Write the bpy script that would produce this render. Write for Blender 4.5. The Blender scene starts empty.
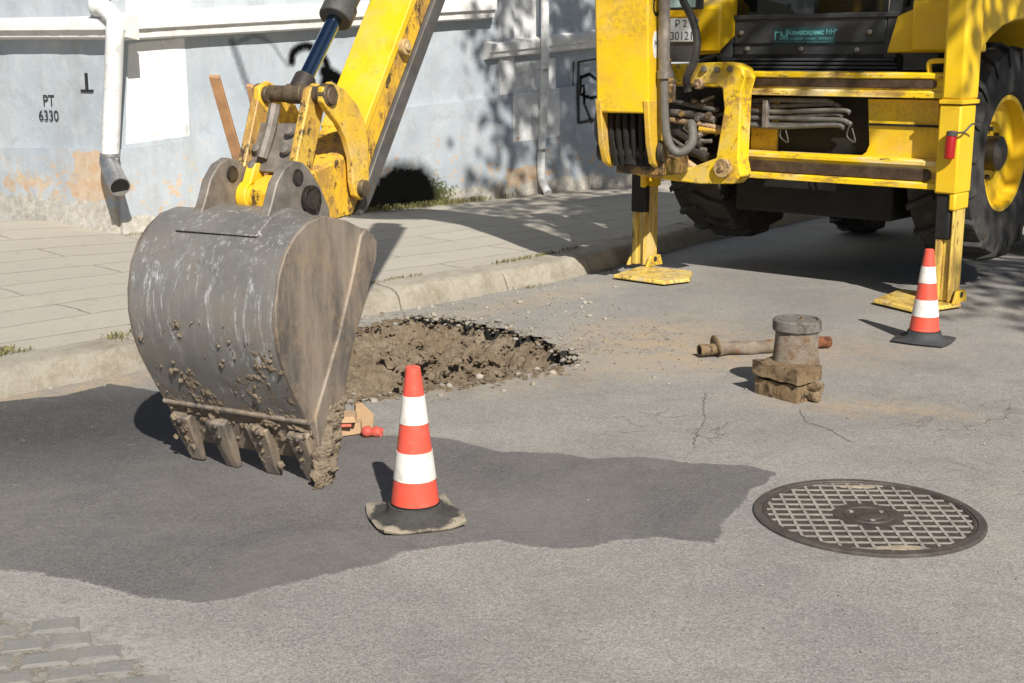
import bpy, bmesh, math, random
from mathutils import Vector, Matrix, noise
random.seed(7)
R = math.radians
sc = bpy.context.scene
col = sc.collection
# ------------------------------------------------------------ camera
CH = 1.5; F = 1320.0; PIT = math.atan(283.5/1320)
cam = bpy.data.cameras.new('camera'); co = bpy.data.objects.new('camera', cam); col.objects.link(co)
cam.sensor_width = 36; cam.lens = F/1024*36; cam.clip_end = 2000
co.location = (0, 0, CH); co.rotation_euler = (math.pi/2-PIT, 0, 0)
sc.camera = co
# ------------------------------------------------------------ sky, sun, exposure
ELEV = 39.0; SAZ = math.atan2(.29, -.957)
w = bpy.data.worlds.new('World'); sc.world = w; w.use_nodes = True
nt = w.node_tree
sky = nt.nodes.new('ShaderNodeTexSky'); sky.sky_type = 'NISHITA'; sky.sun_disc = False
sky.sun_elevation = R(ELEV); sky.sun_rotation = SAZ
nt.links.new(sky.outputs[0], nt.nodes['Background'].inputs[0]); nt.nodes['Background'].inputs[1].default_value = .05
SUN = Vector((math.sin(SAZ)*math.cos(R(ELEV)), math.cos(SAZ)*math.cos(R(ELEV)), math.sin(R(ELEV))))
sl = bpy.data.lights.new('sun', 'SUN'); sl.energy = 5.0; sl.angle = R(.55); sl.color = (1, .95, .87)
so = bpy.data.objects.new('sun', sl); col.objects.link(so); so.rotation_euler = SUN.to_track_quat('Z', 'Y').to_euler()
sc.view_settings.view_transform = 'Standard'; sc.view_settings.look = 'None'
sc.view_settings.exposure = .42; sc.view_settings.gamma = 1

# ------------------------------------------------------------ measuring helpers (survey of the place)
cp, sp = math.cos(PIT), math.sin(PIT); CAM = Vector((0, 0, CH))
def ray(x, y):
    a = (x-512)/F; b = (341.5-y)/F
    return Vector((a, cp+b*sp, -sp+b*cp))
def G(x, y, z=0.0):
    d = ray(x, y); return CAM+d*((z-CH)/d.z)
def PL(x, y, p, n):
    d = ray(x, y); return CAM+d*((p-CAM).dot(n)/d.dot(n))
def frame(o, x, y):
    m = Matrix.Identity(4); z = Vector(x).cross(Vector(y))
    for i, v in enumerate((Vector(x), Vector(y), z)): m.col[i][:3] = v
    m.translation = Vector(o); return m
Z = Vector((0, 0, 1))
_L = G(640, 270); _R = G(945, 308); M0 = (_L+_R)/2; MX = (_R-_L).normalized(); MY = Z.cross(MX)
FM = frame(M0, MX, MY); FMI = FM.inverted()                 # the machine's own frame
B0 = G(325, 483); BU = Vector((.885, -.465, 0)).normalized(); BV = Z.cross(BU)
FB = frame(B0, BU, BV)                                       # the bucket / dipper frame
OV = Vector((.424, .906, 0)).normalized(); OU = OV.cross(Z)
FO = frame((-.96, 4.70, 0), OU, OV)                          # the boom frame
W0 = Vector((-3.08, 10.32, 0)); WX = Vector((.7071, .7071, 0)).normalized(); FW = frame(W0, WX, Z.cross(WX))
LX = Vector((.861, -.509, 0)).normalized(); FL = frame(W0, LX, Z.cross(LX))
def mp(x, y, ly=0.0):                                        # machine-local point on plane ly
    return FMI @ PL(x, y, M0+ly*MY, MY)
def bp(x, y, u=0.0):
    return FB.inverted() @ PL(x, y, B0+u*BU, BU)
def wp(x, y, f=FW, d=0.0):
    n = f.col[1].to_3d(); p = f.inverted() @ PL(x, y, f.translation+n*d, n); return (p.x, p.z)

# ------------------------------------------------------------ mesh builder
class MB:
    def __init__(s, f=None): s.bm = bmesh.new(); s.f = f or Matrix.Identity(4)
    def _t(s, vs, m=None):
        m = s.f @ m if m else s.f
        for v in vs: v.co = m @ v.co
    def box(s, a, b, m=None):
        a, b = Vector(a), Vector(b)
        r = bmesh.ops.create_cube(s.bm, size=1)['verts']; c = (a+b)/2; d = b-a
        for v in r: v.co = Vector((c.x+v.co.x*d.x, c.y+v.co.y*d.y, c.z+v.co.z*d.z))
        s._t(r, m); return s
    def hexa(s, bot, top):
        vb = [s.bm.verts.new(s.f @ Vector(p)) for p in bot]; vt = [s.bm.verts.new(s.f @ Vector(p)) for p in top]
        n = len(vb); s.bm.faces.new(vb[::-1]); s.bm.faces.new(vt)
        for i in range(n): s.bm.faces.new((vb[i], vb[(i+1) % n], vt[(i+1) % n], vt[i]))
        return s
    def prism(s, pts, axis, a, b):                           # polygon in the two other axes, extruded along axis
        def mk(p, t):
            return {'x': (t, p[0], p[1]), 'y': (p[0], t, p[1]), 'z': (p[0], p[1], t)}[axis]
        return s.hexa([mk(p, a) for p in pts], [mk(p, b) for p in pts])
    def cyl(s, a, b, r, r2=None, n=24, cap=True):
        a, b = Vector(a), Vector(b); d = b-a
        q = d.to_track_quat('Z', 'Y').to_matrix().to_4x4(); q.translation = (a+b)/2
        vs = bmesh.ops.create_cone(s.bm, cap_ends=cap, segments=n, radius1=r, radius2=r if r2 is None else r2, depth=d.length)['verts']
        s._t(vs, q); return s
    def lathe(s, prof, o=(0, 0, 0), ax=(0, 0, 1), n=32, closed=False):
        q = Vector(ax).to_track_quat('Z', 'Y').to_matrix().to_4x4(); q.translation = Vector(o)
        rings = []
        for r, z in prof:
            rings.append([s.bm.verts.new(s.f @ q @ Vector((r*math.cos(2*math.pi*i/n), r*math.sin(2*math.pi*i/n), z))) for i in range(n)])
        pr = list(zip(rings, rings[1:]))
        if closed: pr.append((rings[-1], rings[0]))
        for A, B in pr:
            for i in range(n): s.bm.faces.new((A[i], A[(i+1) % n], B[(i+1) % n], B[i]))
        if not closed:
            s.bm.faces.new(rings[0][::-1]); s.bm.faces.new(rings[-1])
        return s
    def tube(s, pts, r, n=10, sm=6):
        P = [Vector(p) for p in pts]
        if sm > 1 and len(P) > 2:
            Q = []
            for i in range(len(P)-1):
                p0 = P[max(i-1, 0)]; p1 = P[i]; p2 = P[i+1]; p3 = P[min(i+2, len(P)-1)]
                for k in range(sm):
                    t = k/sm
                    Q.append(.5*((2*p1)+(p2-p0)*t+(2*p0-5*p1+4*p2-p3)*t*t+(-p0+3*p1-3*p2+p3)*t**3))
            Q.append(P[-1]); P = Q
        rings = []; up = None
        for i, p in enumerate(P):
            d = (P[min(i+1, len(P)-1)]-P[max(i-1, 0)]).normalized()
            if up is None: up = d.orthogonal().normalized()
            up = (up-d*up.dot(d)).normalized(); v = d.cross(up)
            rr = r(i/(len(P)-1)) if callable(r) else r
            rings.append([s.bm.verts.new(s.f @ (p+rr*(math.cos(2*math.pi*k/n)*up+math.sin(2*math.pi*k/n)*v))) for k in range(n)])
        for A, B in zip(rings, rings[1:]):
            for k in range(n): s.bm.faces.new((A[k], A[(k+1) % n], B[(k+1) % n], B[k]))
        s.bm.faces.new(rings[0][::-1]); s.bm.faces.new(rings[-1]); return s
    def lump(s, c, r, squash=(1, 1, 1), rough=.3, sub=2):
        vs = bmesh.ops.create_icosphere(s.bm, subdivisions=sub, radius=1)['verts']
        sd = Vector((random.random()*50, random.random()*50, random.random()*50))
        for v in vs:
            k = 1+rough*noise.noise(v.co*1.4+sd)*2
            v.co = Vector(c)+Vector((v.co.x*squash[0], v.co.y*squash[1], v.co.z*squash[2]))*(r*k)
        s._t(vs); return s
    def build(s, name, mat, parent=None, bevel=0, smooth=True, fr=None, ang=35):
        bmesh.ops.recalc_face_normals(s.bm, faces=s.bm.faces)
        inv = ((fr if fr is not None else (parent['_m_'] if False else ROOT.get(parent.name)) if parent else Matrix.Identity(4))).inverted()
        for v in s.bm.verts: v.co = inv @ v.co
        if smooth:
            for f in s.bm.faces: f.smooth = True
            for e in s.bm.edges:
                if len(e.link_faces) == 2 and e.calc_face_angle(0) > R(ang): e.smooth = False
        me = bpy.data.meshes.new(name); s.bm.to_mesh(me); s.bm.free(); me.materials.append(mat)
        o = bpy.data.objects.new(name, me); col.objects.link(o)
        if parent:
            o.parent = parent; ROOT[o.name] = ROOT[parent.name]
        elif fr is not None: o.matrix_world = fr; ROOT[o.name] = fr
        else: ROOT[o.name] = Matrix.Identity(4)
        if bevel:
            b = o.modifiers.new('bevel', 'BEVEL'); b.width = bevel; b.segments = 2; b.limit_method = 'ANGLE'; b.angle_limit = R(40)
        return o
ROOT = {}
def thing(name, label, cat, fr, group=None):
    o = bpy.data.objects.new(name, None); col.objects.link(o); o.matrix_world = fr; o.empty_display_size = .2
    ROOT[o.name] = fr.copy(); return tag(o, label, cat, group)
def tag(o, label, cat=None, group=None, kind=None):
    if label: o['label'] = label
    if cat: o['category'] = cat
    if group: o['group'] = group
    if kind: o['kind'] = kind
    return o
def struct(o, kind='structure', label=None, cat=None):
    o['kind'] = kind
    return tag(o, label, cat)
def T(x, y, z=0, rz=0): return Matrix.Translation((x, y, z)) @ Matrix.Rotation(rz, 4, 'Z')

# ------------------------------------------------------------ materials
class NB:
    def __init__(s, name, rough=.8, metal=0, spec=.3):
        s.m = bpy.data.materials.new(name); s.m.use_nodes = True; s.t = s.m.node_tree; s.b = s.t.nodes['Principled BSDF']
        s.b.inputs['Roughness'].default_value = rough; s.b.inputs['Metallic'].default_value = metal
        s.b.inputs['Specular IOR Level'].default_value = spec
        s.tc = s.t.nodes.new('ShaderNodeTexCoord'); s.co = s.tc.outputs['Object']
    def n(s, ty, **k):
        x = s.t.nodes.new(ty)
        for a, v in k.items(): setattr(x, a, v)
        return x
    def link(s, a, b): s.t.links.new(a, b)
    def mapping(s, scale=(1, 1, 1), rot=(0, 0, 0), src=None):
        x = s.n('ShaderNodeMapping'); x.inputs['Scale'].default_value = scale; x.inputs['Rotation'].default_value = rot
        s.link(src or s.co, x.inputs[0]); return x.outputs[0]
    def noise(s, scale, det=4, rough=.6, src=None, dist=0):
        x = s.n('ShaderNodeTexNoise'); x.inputs['Scale'].default_value = scale; x.inputs['Detail'].default_value = det
        x.inputs['Roughness'].default_value = rough; x.inputs['Distortion'].default_value = dist
        s.link(src or s.co, x.inputs['Vector']); return x.outputs['Fac']
    def voro(s, scale, feature='F1', src=None, out='Distance', rnd=1):
        x = s.n('ShaderNodeTexVoronoi', feature=feature); x.inputs['Scale'].default_value = scale
        x.inputs['Randomness'].default_value = rnd
        s.link(src or s.co, x.inputs['Vector']); return x.outputs[out]
    def ramp(s, fac, a, b, lo=0., hi=1.):                     # map a..b to lo..hi, clamped
        x = s.n('ShaderNodeMapRange'); x.inputs[1].default_value = a; x.inputs[2].default_value = b
        x.inputs[3].default_value = lo; x.inputs[4].default_value = hi; s.link(fac, x.inputs[0]); return x.outputs[0]
    def math(s, op, a, b=None):
        x = s.n('ShaderNodeMath', operation=op)
        for i, v in enumerate((a, b)):
            if v is None: continue
            if isinstance(v, (int, float)): x.inputs[i].default_value = v
            else: s.link(v, x.inputs[i])
        return x.outputs[0]
    def mix(s, fac, a, b, mode='MIX'):
        x = s.n('ShaderNodeMix', data_type='RGBA', blend_type=mode)
        if isinstance(fac, (int, float)): x.inputs[0].default_value = fac
        else: s.link(fac, x.inputs[0])
        for i, v in ((6, a), (7, b)):
            if isinstance(v, tuple): x.inputs[i].default_value = (*v, 1)
            else: s.link(v, x.inputs[i])
        return x.outputs[2]
    def attr(s, name, ch=None):
        x = s.n('ShaderNodeAttribute', attribute_name=name)
        if ch is None: return x.outputs['Color']
        q = s.n('ShaderNodeSeparateColor'); s.link(x.outputs['Color'], q.inputs[0]); return q.outputs[ch]
    def bump(s, h, strength=.5, dist=.01, prev=None):
        x = s.n('ShaderNodeBump'); x.inputs['Strength'].default_value = strength; x.inputs['Distance'].default_value = dist
        s.link(h, x.inputs['Height'])
        if prev: s.link(prev, x.inputs['Normal'])
        return x.outputs[0]
    def done(s, c=None, nrm=None, rough=None, metal=None):
        if c is not None:
            if isinstance(c, tuple): s.b.inputs['Base Color'].default_value = (*c, 1)
            else: s.link(c, s.b.inputs['Base Color'])
        if nrm is not None: s.link(nrm, s.b.inputs['Normal'])
        if rough is not None: s.link(rough, s.b.inputs['Roughness'])
        if metal is not None: s.link(metal, s.b.inputs['Metallic'])
        return s.m
def plain(name, c, rough=.6, metal=0, spec=.4, var=.15, sc_=8, dirt=None, damt=.4, bump=.2):
    b = NB(name, rough, metal, spec)
    k = b.noise(sc_, 6, .65); cc = b.mix(b.ramp(k, .3, .7), tuple(x*(1-var) for x in c), tuple(min(1, x*(1+var)) for x in c))
    if dirt:
        d = b.ramp(b.noise(sc_*1.7, 8, .7), .5, .72, 0, damt); cc = b.mix(d, cc, dirt)
    return b.done(cc, b.bump(b.noise(sc_*12, 4), bump, .003))

def asphalt(name, c, fine=170, contrast=.35, sand=(.33, .27, .19), sandamt=.35, cracks=True, worn=False, over=None):
    b = NB(name, .92, 0, .2)
    def blob(x, y, rx, ry, rot=0):                            # 0..1 inside an oval area of the street
        mp_ = b.n('ShaderNodeMapping', vector_type='TEXTURE'); mp_.inputs['Location'].default_value = (x, y, 0); mp_.inputs['Rotation'].default_value = (0, 0, rot); mp_.inputs['Scale'].default_value = (rx, ry, 1)
        b.link(b.co, mp_.inputs[0]); l_ = b.n('ShaderNodeVectorMath', operation='LENGTH'); b.link(mp_.outputs[0], l_.inputs[0])
        return b.ramp(l_.outputs['Value'], 1.0, .25)
    def core(c, contrast, fine, worn, sandamt, sand, cracks):
        sp_ = b.voro(fine, out='Color'); g = b.n('ShaderNodeSeparateColor'); b.link(sp_, g.inputs[0]); g = g.outputs[0]
        cc = b.mix(g, tuple(x*(1-contrast) for x in c), tuple(x*(1+contrast) for x in c))
        cc = b.mix(b.ramp(b.noise(fine*.45, 3), .35, .65, 0, .55), cc, b.mix(b.noise(5, 5), tuple(x*.8 for x in c), tuple(x*1.15 for x in c)))
        cc = b.mix(b.ramp(b.noise(.9, 7, .7), .3, .7, 0, 1), b.mix(1., cc, (.78, .78, .80), 'MULTIPLY'), b.mix(1., cc, (1.18, 1.16, 1.12), 'MULTIPLY'))
        cc = b.mix(b.math('MULTIPLY', b.ramp(b.voro(95), .20, .08, 0, .55), b.ramp(b.noise(6, 6, .8), .42, .6)), cc, tuple(x*.35 for x in c))
        cc = b.mix(b.math('MULTIPLY', b.ramp(b.voro(38), .09, .04, 0, .7), b.ramp(b.noise(2, 4), .48, .62)), cc, tuple(x*.35 for x in c))
        if sandamt: cc = b.mix(b.ramp(b.noise(1.6, 8, .75), .56, .76, 0, sandamt), cc, sand)
        if worn:
            cc = b.mix(b.ramp(b.noise(1.1, 8, .75, dist=.6), .40, .68, 0, .6), cc, (.195, .184, .175))
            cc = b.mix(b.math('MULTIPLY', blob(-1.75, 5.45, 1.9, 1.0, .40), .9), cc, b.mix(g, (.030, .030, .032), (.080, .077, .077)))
            cc = b.mix(b.math('MULTIPLY', b.ramp(b.noise(7, 9, .85), .48, .62), .4), cc, (.10, .095, .09))
            cc = b.mix(b.math('MULTIPLY', b.ramp(b.noise(13, 9, .85), .56, .68), .4), cc, (.27, .25, .225))
        else:
            for q in ((1.15, 6.7, 1.3, .65, .15, .9), (.75, 7.2, .8, .6, .6, .75), (1.55, 5.6, .7, .25, -.3, .8), (-2.0, 5.95, 1.3, .22, .75, .9), (.1, 8.2, 1.2, .25, .85, .6), (-.1, 6.1, 1.0, .42, .3, .6)):
                e_ = b.math('MULTIPLY', blob(*q[:5]), b.ramp(b.noise(6, 9, .8), .38, .60, 0, q[5])); cc = b.mix(e_, cc, (.39, .30, .20))
            cc = b.mix(b.math('MULTIPLY', blob(-.95, 3.05, .35, 1.0, .75), b.ramp(b.noise(25, 5, .7), .4, .6, 0, .6)), cc, (.38, .36, .33))
            cc = b.mix(b.math('MULTIPLY', b.ramp(b.noise(2.3, 9, .85, dist=.5), .52, .62), .45), cc, (.175, .165, .15))
            cc = b.mix(b.math('MULTIPLY', blob(2.3, 5.4, 1.5, 1.3), b.ramp(b.noise(9, 9, .85), .50, .60, 0, .5)), cc, (.16, .15, .135))
        return cc, g
    cc, g = core(c, contrast, fine, worn, sandamt, sand, cracks)
    h = b.math('ADD', g, b.math('MULTIPLY', b.noise(45, 4), 2.))
    nr = b.bump(h, .30, .005)
    if cracks:
        dv = b.n('ShaderNodeVectorMath', operation='ADD'); nz = b.n('ShaderNodeTexNoise'); nz.inputs['Scale'].default_value = 3; nz.inputs['Detail'].default_value = 8
        b.link(b.co, nz.inputs['Vector']); b.link(b.co, dv.inputs[0])
        sc2 = b.n('ShaderNodeVectorMath', operation='SCALE'); b.link(nz.outputs['Color'], sc2.inputs[0]); sc2.inputs['Scale'].default_value = .7; b.link(sc2.outputs[0], dv.inputs[1])
        e = b.voro(2.1, 'DISTANCE_TO_EDGE', src=dv.outputs[0])
        cr = b.ramp(e, .0, .014, 1, 0); msk = b.math('MULTIPLY', b.ramp(b.noise(4, 5, .8), .42, .55), b.math('MAXIMUM', blob(2.4, 5.1, 1.3, 1.2), blob(.7, 5.35, .5, .6)))
        cr = b.math('MULTIPLY', cr, msk); cc = b.mix(b.math('MULTIPLY', cr, .5), cc, tuple(x*.25 for x in c))
        nr = b.bump(b.math('MULTIPLY', cr, -1.), .6, .01, nr)
    if over:
        c2, g2 = core(*over)
        m = b.math('ADD', b.attr('marks', 0), b.math('ADD', b.math('MULTIPLY', b.math('SUBTRACT', b.noise(26, 8, .8), .5), .9), b.math('MULTIPLY', b.math('SUBTRACT', b.noise(120, 3, .7), .5), .5)))
        cc = b.mix(b.ramp(m, .44, .56), cc, c2)
    return b.done(cc, nr)
M = {}
M['road'] = asphalt('old_asphalt', (.262, .252, .236), fine=210, contrast=.40, sandamt=.3)
M['patch'] = asphalt('new_asphalt', (.262, .252, .236), fine=210, contrast=.40, sandamt=.3, cracks=False, over=((.135, .129, .127), .42, 210, True, .25, (.22, .20, .18), False))
M['crack'] = plain('crack_dirt', (.12, .108, .094), .95, sc_=40, var=.4)
M['cutedge'] = plain('asphalt_cut', (.022, .02, .018), .9, sc_=20, var=.4, bump=1)
def soilmat():
    b = NB('soil', .95, 0, .1)
    cc = b.mix(b.ramp(b.noise(22, 10, .8), .36, .64), (.22, .165, .11), (.50, .41, .30))
    cc = b.mix(b.ramp(b.noise(2.2, 4), .42, .62, 0, .5), cc, (.30, .215, .135))
    cc = b.mix(b.ramp(b.voro(45), .22, .10, 0, .6), cc, (.48, .43, .36))
    cc = b.mix(b.ramp(b.noise(70, 6, .8), .58, .70, 0, .6), cc, (.10, .07, .045))
    return b.done(cc, b.bump(b.noise(80, 9, .85), 1, .03))
M['soil'] = soilmat()
M['mud'] = (lambda b: b.done(b.mix(b.ramp(b.noise(26, 9, .8), .36, .64), (.15, .115, .08), (.34, .275, .20)), b.bump(b.noise(70, 8, .8), .9, .012)))(NB('caked_mud', .95, 0, .1))
M['stone'] = plain('loose_stone', (.27, .245, .205), .9, sc_=10, var=.4, spec=.2)
def pavemat():
    b = NB('paving', .9, 0, .2)
    br = b.n('ShaderNodeTexBrick'); br.inputs['Scale'].default_value = 1; br.inputs['Mortar Size'].default_value = .007; br.inputs['Mortar Smooth'].default_value = .3
    br.inputs['Brick Width'].default_value = 1.7; br.inputs['Row Height'].default_value = .40
    nz = b.n('ShaderNodeTexNoise'); nz.inputs['Scale'].default_value = 5; b.link(b.co, nz.inputs['Vector'])
    s1 = b.n('ShaderNodeVectorMath', operation='SCALE'); b.link(nz.outputs['Color'], s1.inputs[0]); s1.inputs['Scale'].default_value = .06
    a1 = b.n('ShaderNodeVectorMath', operation='ADD'); b.link(b.co, a1.inputs[0]); b.link(s1.outputs[0], a1.inputs[1]); b.link(a1.outputs[0], br.inputs['Vector'])
    br.inputs['Color1'].default_value = (.42, .385, .325, 1); br.inputs['Color2'].default_value = (.385, .352, .30, 1); br.inputs['Mortar'].default_value = (.15, .13, .10, 1)
    cc = b.mix(b.ramp(b.noise(3.0, 7, .7), .35, .7, 0, .5), br.outputs[0], (.43, .39, .33))
    cc = b.mix(b.ramp(b.noise(80, 3), .3, .7, 0, .35), cc, (.28, .26, .23)); cc = b.mix(b.ramp(b.noise(7, 9, .85, dist=.8), .54, .64, 0, .5), cc, (.25, .225, .18)); cc = b.mix(b.ramp(b.noise(30, 9, .85), .62, .68, 0, .7), cc, (.14, .12, .09))
    cc = b.mix(b.ramp(b.noise(1.4, 8, .8), .58, .75, 0, .6), cc, (.21, .19, .15))
    nr = b.bump(b.math('MULTIPLY', br.outputs['Fac'], -1.), .6, .01); nr = b.bump(b.noise(60, 5), .3, .006, nr)
    return b.done(cc, nr)
M['pave'] = pavemat()
M['kerb'] = (lambda b: b.done(b.mix(b.ramp(b.noise(5, 9, .85, dist=.5), .47, .64, 0, .75), b.mix(b.ramp(b.noise(2.5, 9, .8), .38, .66), (.47, .43, .355), b.mix(b.ramp(b.noise(50, 4), .3, .7), (.36, .325, .265), (.47, .43, .36))), (.27, .225, .155)), b.bump(b.noise(26, 9, .85), .9, .022)))(NB('kerb_stone', .9, 0, .2))
M['cobble'] = (lambda b: b.done(b.mix(b.ramp(b.noise(9, 9, .85), .46, .62, 0, .8), b.mix(b.ramp(b.noise(120, 3), .3, .7), (.18, .174, .163), (.235, .226, .21)), (.26, .245, .22)), b.bump(b.noise(60, 5, .7), .4, .004)))(NB('sett_stone', .85, 0, .25))
def wallmat():
    b = NB('painted_plaster', .85, 0, .2)
    base = b.mix(b.ramp(b.noise(1.3, 6, .6), .35, .65), (.34, .385, .43), (.43, .47, .505))
    base = b.mix(b.ramp(b.noise(9, 8, .75), .52, .7, 0, .35), base, (.58, .59, .58))
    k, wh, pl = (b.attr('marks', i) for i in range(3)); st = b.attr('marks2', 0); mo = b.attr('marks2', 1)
    base = b.mix(b.ramp(wh, .35, .6), base, b.mix(b.ramp(b.noise(5, 6), .4, .7), (.80, .80, .78), (.68, .69, .69)))
    ed = b.math('ADD', pl, b.math('MULTIPLY', b.math('SUBTRACT', b.noise(11, 8, .75), .5), 1.6))
    base = b.mix(b.ramp(ed, .5, .56), base, b.mix(b.ramp(b.noise(14, 6, .7), .35, .65), (.50, .33, .20), (.52, .44, .34)))
    e2 = b.math('ADD', st, b.math('MULTIPLY', b.math('SUBTRACT', b.noise(4, 5, .6), .5), 1.2))
    base = b.mix(b.ramp(e2, .5, .6), base, b.mix(b.ramp(b.noise(20, 7, .7), .35, .65), (.33, .30, .25), (.56, .53, .475)))
    e3 = b.math('ADD', mo, b.math('MULTIPLY', b.math('SUBTRACT', b.noise(22, 8, .8), .5), 1.4))
    base = b.mix(b.ramp(e3, .5, .62), base, (.075, .085, .03))
    dr = b.noise(1, 7, .75, src=b.mapping((5, 5, .7))); base = b.mix(b.ramp(dr, .50, .68, 0, .45), base, (.31, .31, .30)); base = b.mix(b.ramp(b.noise(2.2, 9, .8), .55, .68, 0, .3), base, (.60, .60, .58)); base = b.mix(b.ramp(b.noise(3.1, 9, .85, dist=.7), .52, .62, 0, .5), base, (.30, .32, .33))
    specks = b.math('MULTIPLY', b.ramp(b.voro(14), .07, .04), b.ramp(b.noise(2, 3), .5, .6)); base = b.mix(b.math('MULTIPLY', specks, .5), base, (.25, .24, .22))
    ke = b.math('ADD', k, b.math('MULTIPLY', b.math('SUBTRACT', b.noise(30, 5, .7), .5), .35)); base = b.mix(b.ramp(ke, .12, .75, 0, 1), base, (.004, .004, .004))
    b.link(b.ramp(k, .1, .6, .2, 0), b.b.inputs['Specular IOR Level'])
    return b.done(base, b.bump(b.noise(18, 8, .7), .35, .012))
M['wall'] = wallmat()
def ledgemat():
    b = NB('ledge_plaster', .85, 0, .2)
    base = b.mix(b.ramp(b.noise(4, 7, .7), .35, .65), (.78, .77, .74), (.62, .61, .59))
    base = b.mix(b.ramp(b.noise(9, 9, .8), .54, .70, 0, .8), base, (.36, .33, .29)); base = b.mix(b.ramp(b.noise(40, 6, .8), .60, .68, 0, .6), base, (.25, .22, .19))
    return b.done(base, b.bump(b.noise(20, 8, .7), .5, .012))
M['ledge'] = ledgemat()
M['pipewhite'] = plain('white_painted_pipe', (.72, .73, .72), .5, sc_=9, var=.1, dirt=(.30, .28, .25), damt=.6)
M['zinc'] = plain('zinc', (.42, .42, .42), .4, .8, sc_=14, var=.3, dirt=(.2, .16, .12))
M['black'] = plain('stencil_black', (.02, .02, .022), .8)
def yellow(name, wear=.5, c=(.83, .545, .007), scratches=True):
    b = NB(name, .38, 0, .5)
    cc = b.mix(b.ramp(b.noise(3, 5), .35, .65), c, (c[0]*.9, c[1]*.84, c[2]*1.3))
    dirt = b.ramp(b.noise(5, 9, .75), .45, .72, 0, min(.8, .8*wear+.08)); cc = b.mix(dirt, cc, (.42, .27, .09))
    chip = b.math('MULTIPLY', b.ramp(b.noise(46, 9, .8), .70-.13*wear, .74-.13*wear), b.ramp(b.noise(3.3, 5, .7), .42, .60)); cc = b.mix(b.ramp(b.noise(4, 8, .75), .50, .70, 0, .75*min(1, wear)), cc, (.62, .47, .24)); cc = b.mix(chip, cc, (.055, .032, .02))
    m2 = b.mapping((14, 14, 60)); scr = b.ramp(b.noise(1, 6, .8, src=m2), .70-.06*wear, .74-.06*wear, 0, .8)
    if scratches: cc = b.mix(scr, cc, (.10, .06, .03))
    gr = b.math('MULTIPLY', b.ramp(b.noise(2.2, 6, .7), .5, .62), b.ramp(b.noise(40, 6, .8), .42, .6, 0, .8*wear)); cc = b.mix(gr, cc, (.07, .05, .035))
    ro = b.ramp(b.noise(7, 6), .3, .7, .30, .6)
    return b.done(cc, b.bump(b.noise(35, 6, .7), .12*wear+.04, .004), ro)
M['yel'] = yellow('yellow_paint', .45)
M['yelclean'] = yellow('yellow_paint_clean', .08, scratches=False)
M['yelworn'] = yellow('yellow_paint_worn', .95, (.78, .50, .03))
M['legpale'] = yellow('scoured_leg_paint', 1.0, (.56, .47, .30))
def heavy(name, c, amt, stretch=(1, 1, 1), pale=(.70, .62, .46)):
    b = NB(name, .45, 0, .45); sr = b.mapping(stretch); n1 = b.noise(5, 9, .78, src=sr); n2 = b.noise(13, 9, .82, src=sr); n3 = b.noise(3, 6, .7, src=sr)
    cc = b.mix(b.ramp(n3, .50, .64, 0, .75), c, pale) if pale else b.mix(0., c, c)
    cc = b.mix(b.ramp(n1, .52-.06*amt, .60-.04*amt, 0, .85), cc, (.34, .19, .06)); cc = b.mix(b.ramp(n2, .60-.08*amt, .64-.08*amt, 0, .95), cc, (.05, .035, .025))
    return b.done(cc, b.bump(n2, .25, .005))
M['dipside'] = heavy('worn_dipper_side', (.74, .44, .03), .7, (1, 1, .55), None)
M['bar'] = heavy('scraped_yellow_bar', (.84, .57, .01), .25, (.5, 1.6, 2.2))
M['leg'] = heavy('scoured_leg', (.66, .47, .10), .45, (2.2, 2.2, .35), (.50, .42, .28))
M['carr'] = heavy('greasy_carriage', (.82, .55, .015), .3, (1, 1, 1), (.62, .48, .20))
M['link'] = heavy('worn_link_plate', (.62, .40, .06), .8, (1, 1, .7), (.45, .34, .2))
M['swing'] = heavy('greasy_swing_casting', (.22, .15, .05), 1.6, (1, 1, 1), (.16, .11, .06))
M['rustpaint'] = yellow('rusty_worn_paint', 1.25, (.50, .36, .15))
def steelmat():
    b = NB('worn_bucket_steel', .5, .35, .5)
    cc = b.mix(b.ramp(b.noise(3, 8, .7), .3, .7), (.155, .147, .140), (.29, .275, .255))
    m2 = b.mapping((30, 30, 1.6)); st = b.noise(1, 7, .75, src=m2)
    cc = b.mix(b.ramp(st, .50, .72, 0, .5), cc, (.36, .355, .35))
    wm = b.math('MULTIPLY', b.ramp(b.noise(1, 6, .85, src=b.mapping((38, 38, 3.2))), .535, .65), b.ramp(b.noise(3.2, 4), .46, .56)); cc = b.mix(wm, cc, (.62, .63, .64))
    cc = b.mix(b.ramp(b.noise(6, 9, .85), .50, .68, 0, .65), cc, (.23, .175, .125)); cc = b.mix(b.ramp(b.noise(28, 9, .85), .60, .66, 0, .8), cc, (.055, .045, .04))
    z = b.n('ShaderNodeSeparateXYZ'); b.link(b.tc.outputs['Object'], z.inputs[0])
    mudz = b.math('ADD', b.ramp(z.outputs[2], .62, .15, 0, .75), b.math('MULTIPLY', b.math('SUBTRACT', b.noise(10, 9, .75), .5), 1.6))
    mm = b.ramp(mudz, .5, .62); cc = b.mix(b.math('MULTIPLY', mm, .8), cc, b.mix(b.noise(30, 6), (.15, .11, .075), (.27, .215, .155)))
    nr = b.bump(b.math('MULTIPLY', mm, b.noise(40, 7, .8)), .9, .012); nr = b.bump(st, .15, .004, nr)
    ro = b.ramp(mm, 0, 1, .45, .95); return b.done(cc, nr, ro, b.ramp(mm, 0, 1, .4, 0))
M['steel'] = steelmat()
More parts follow.
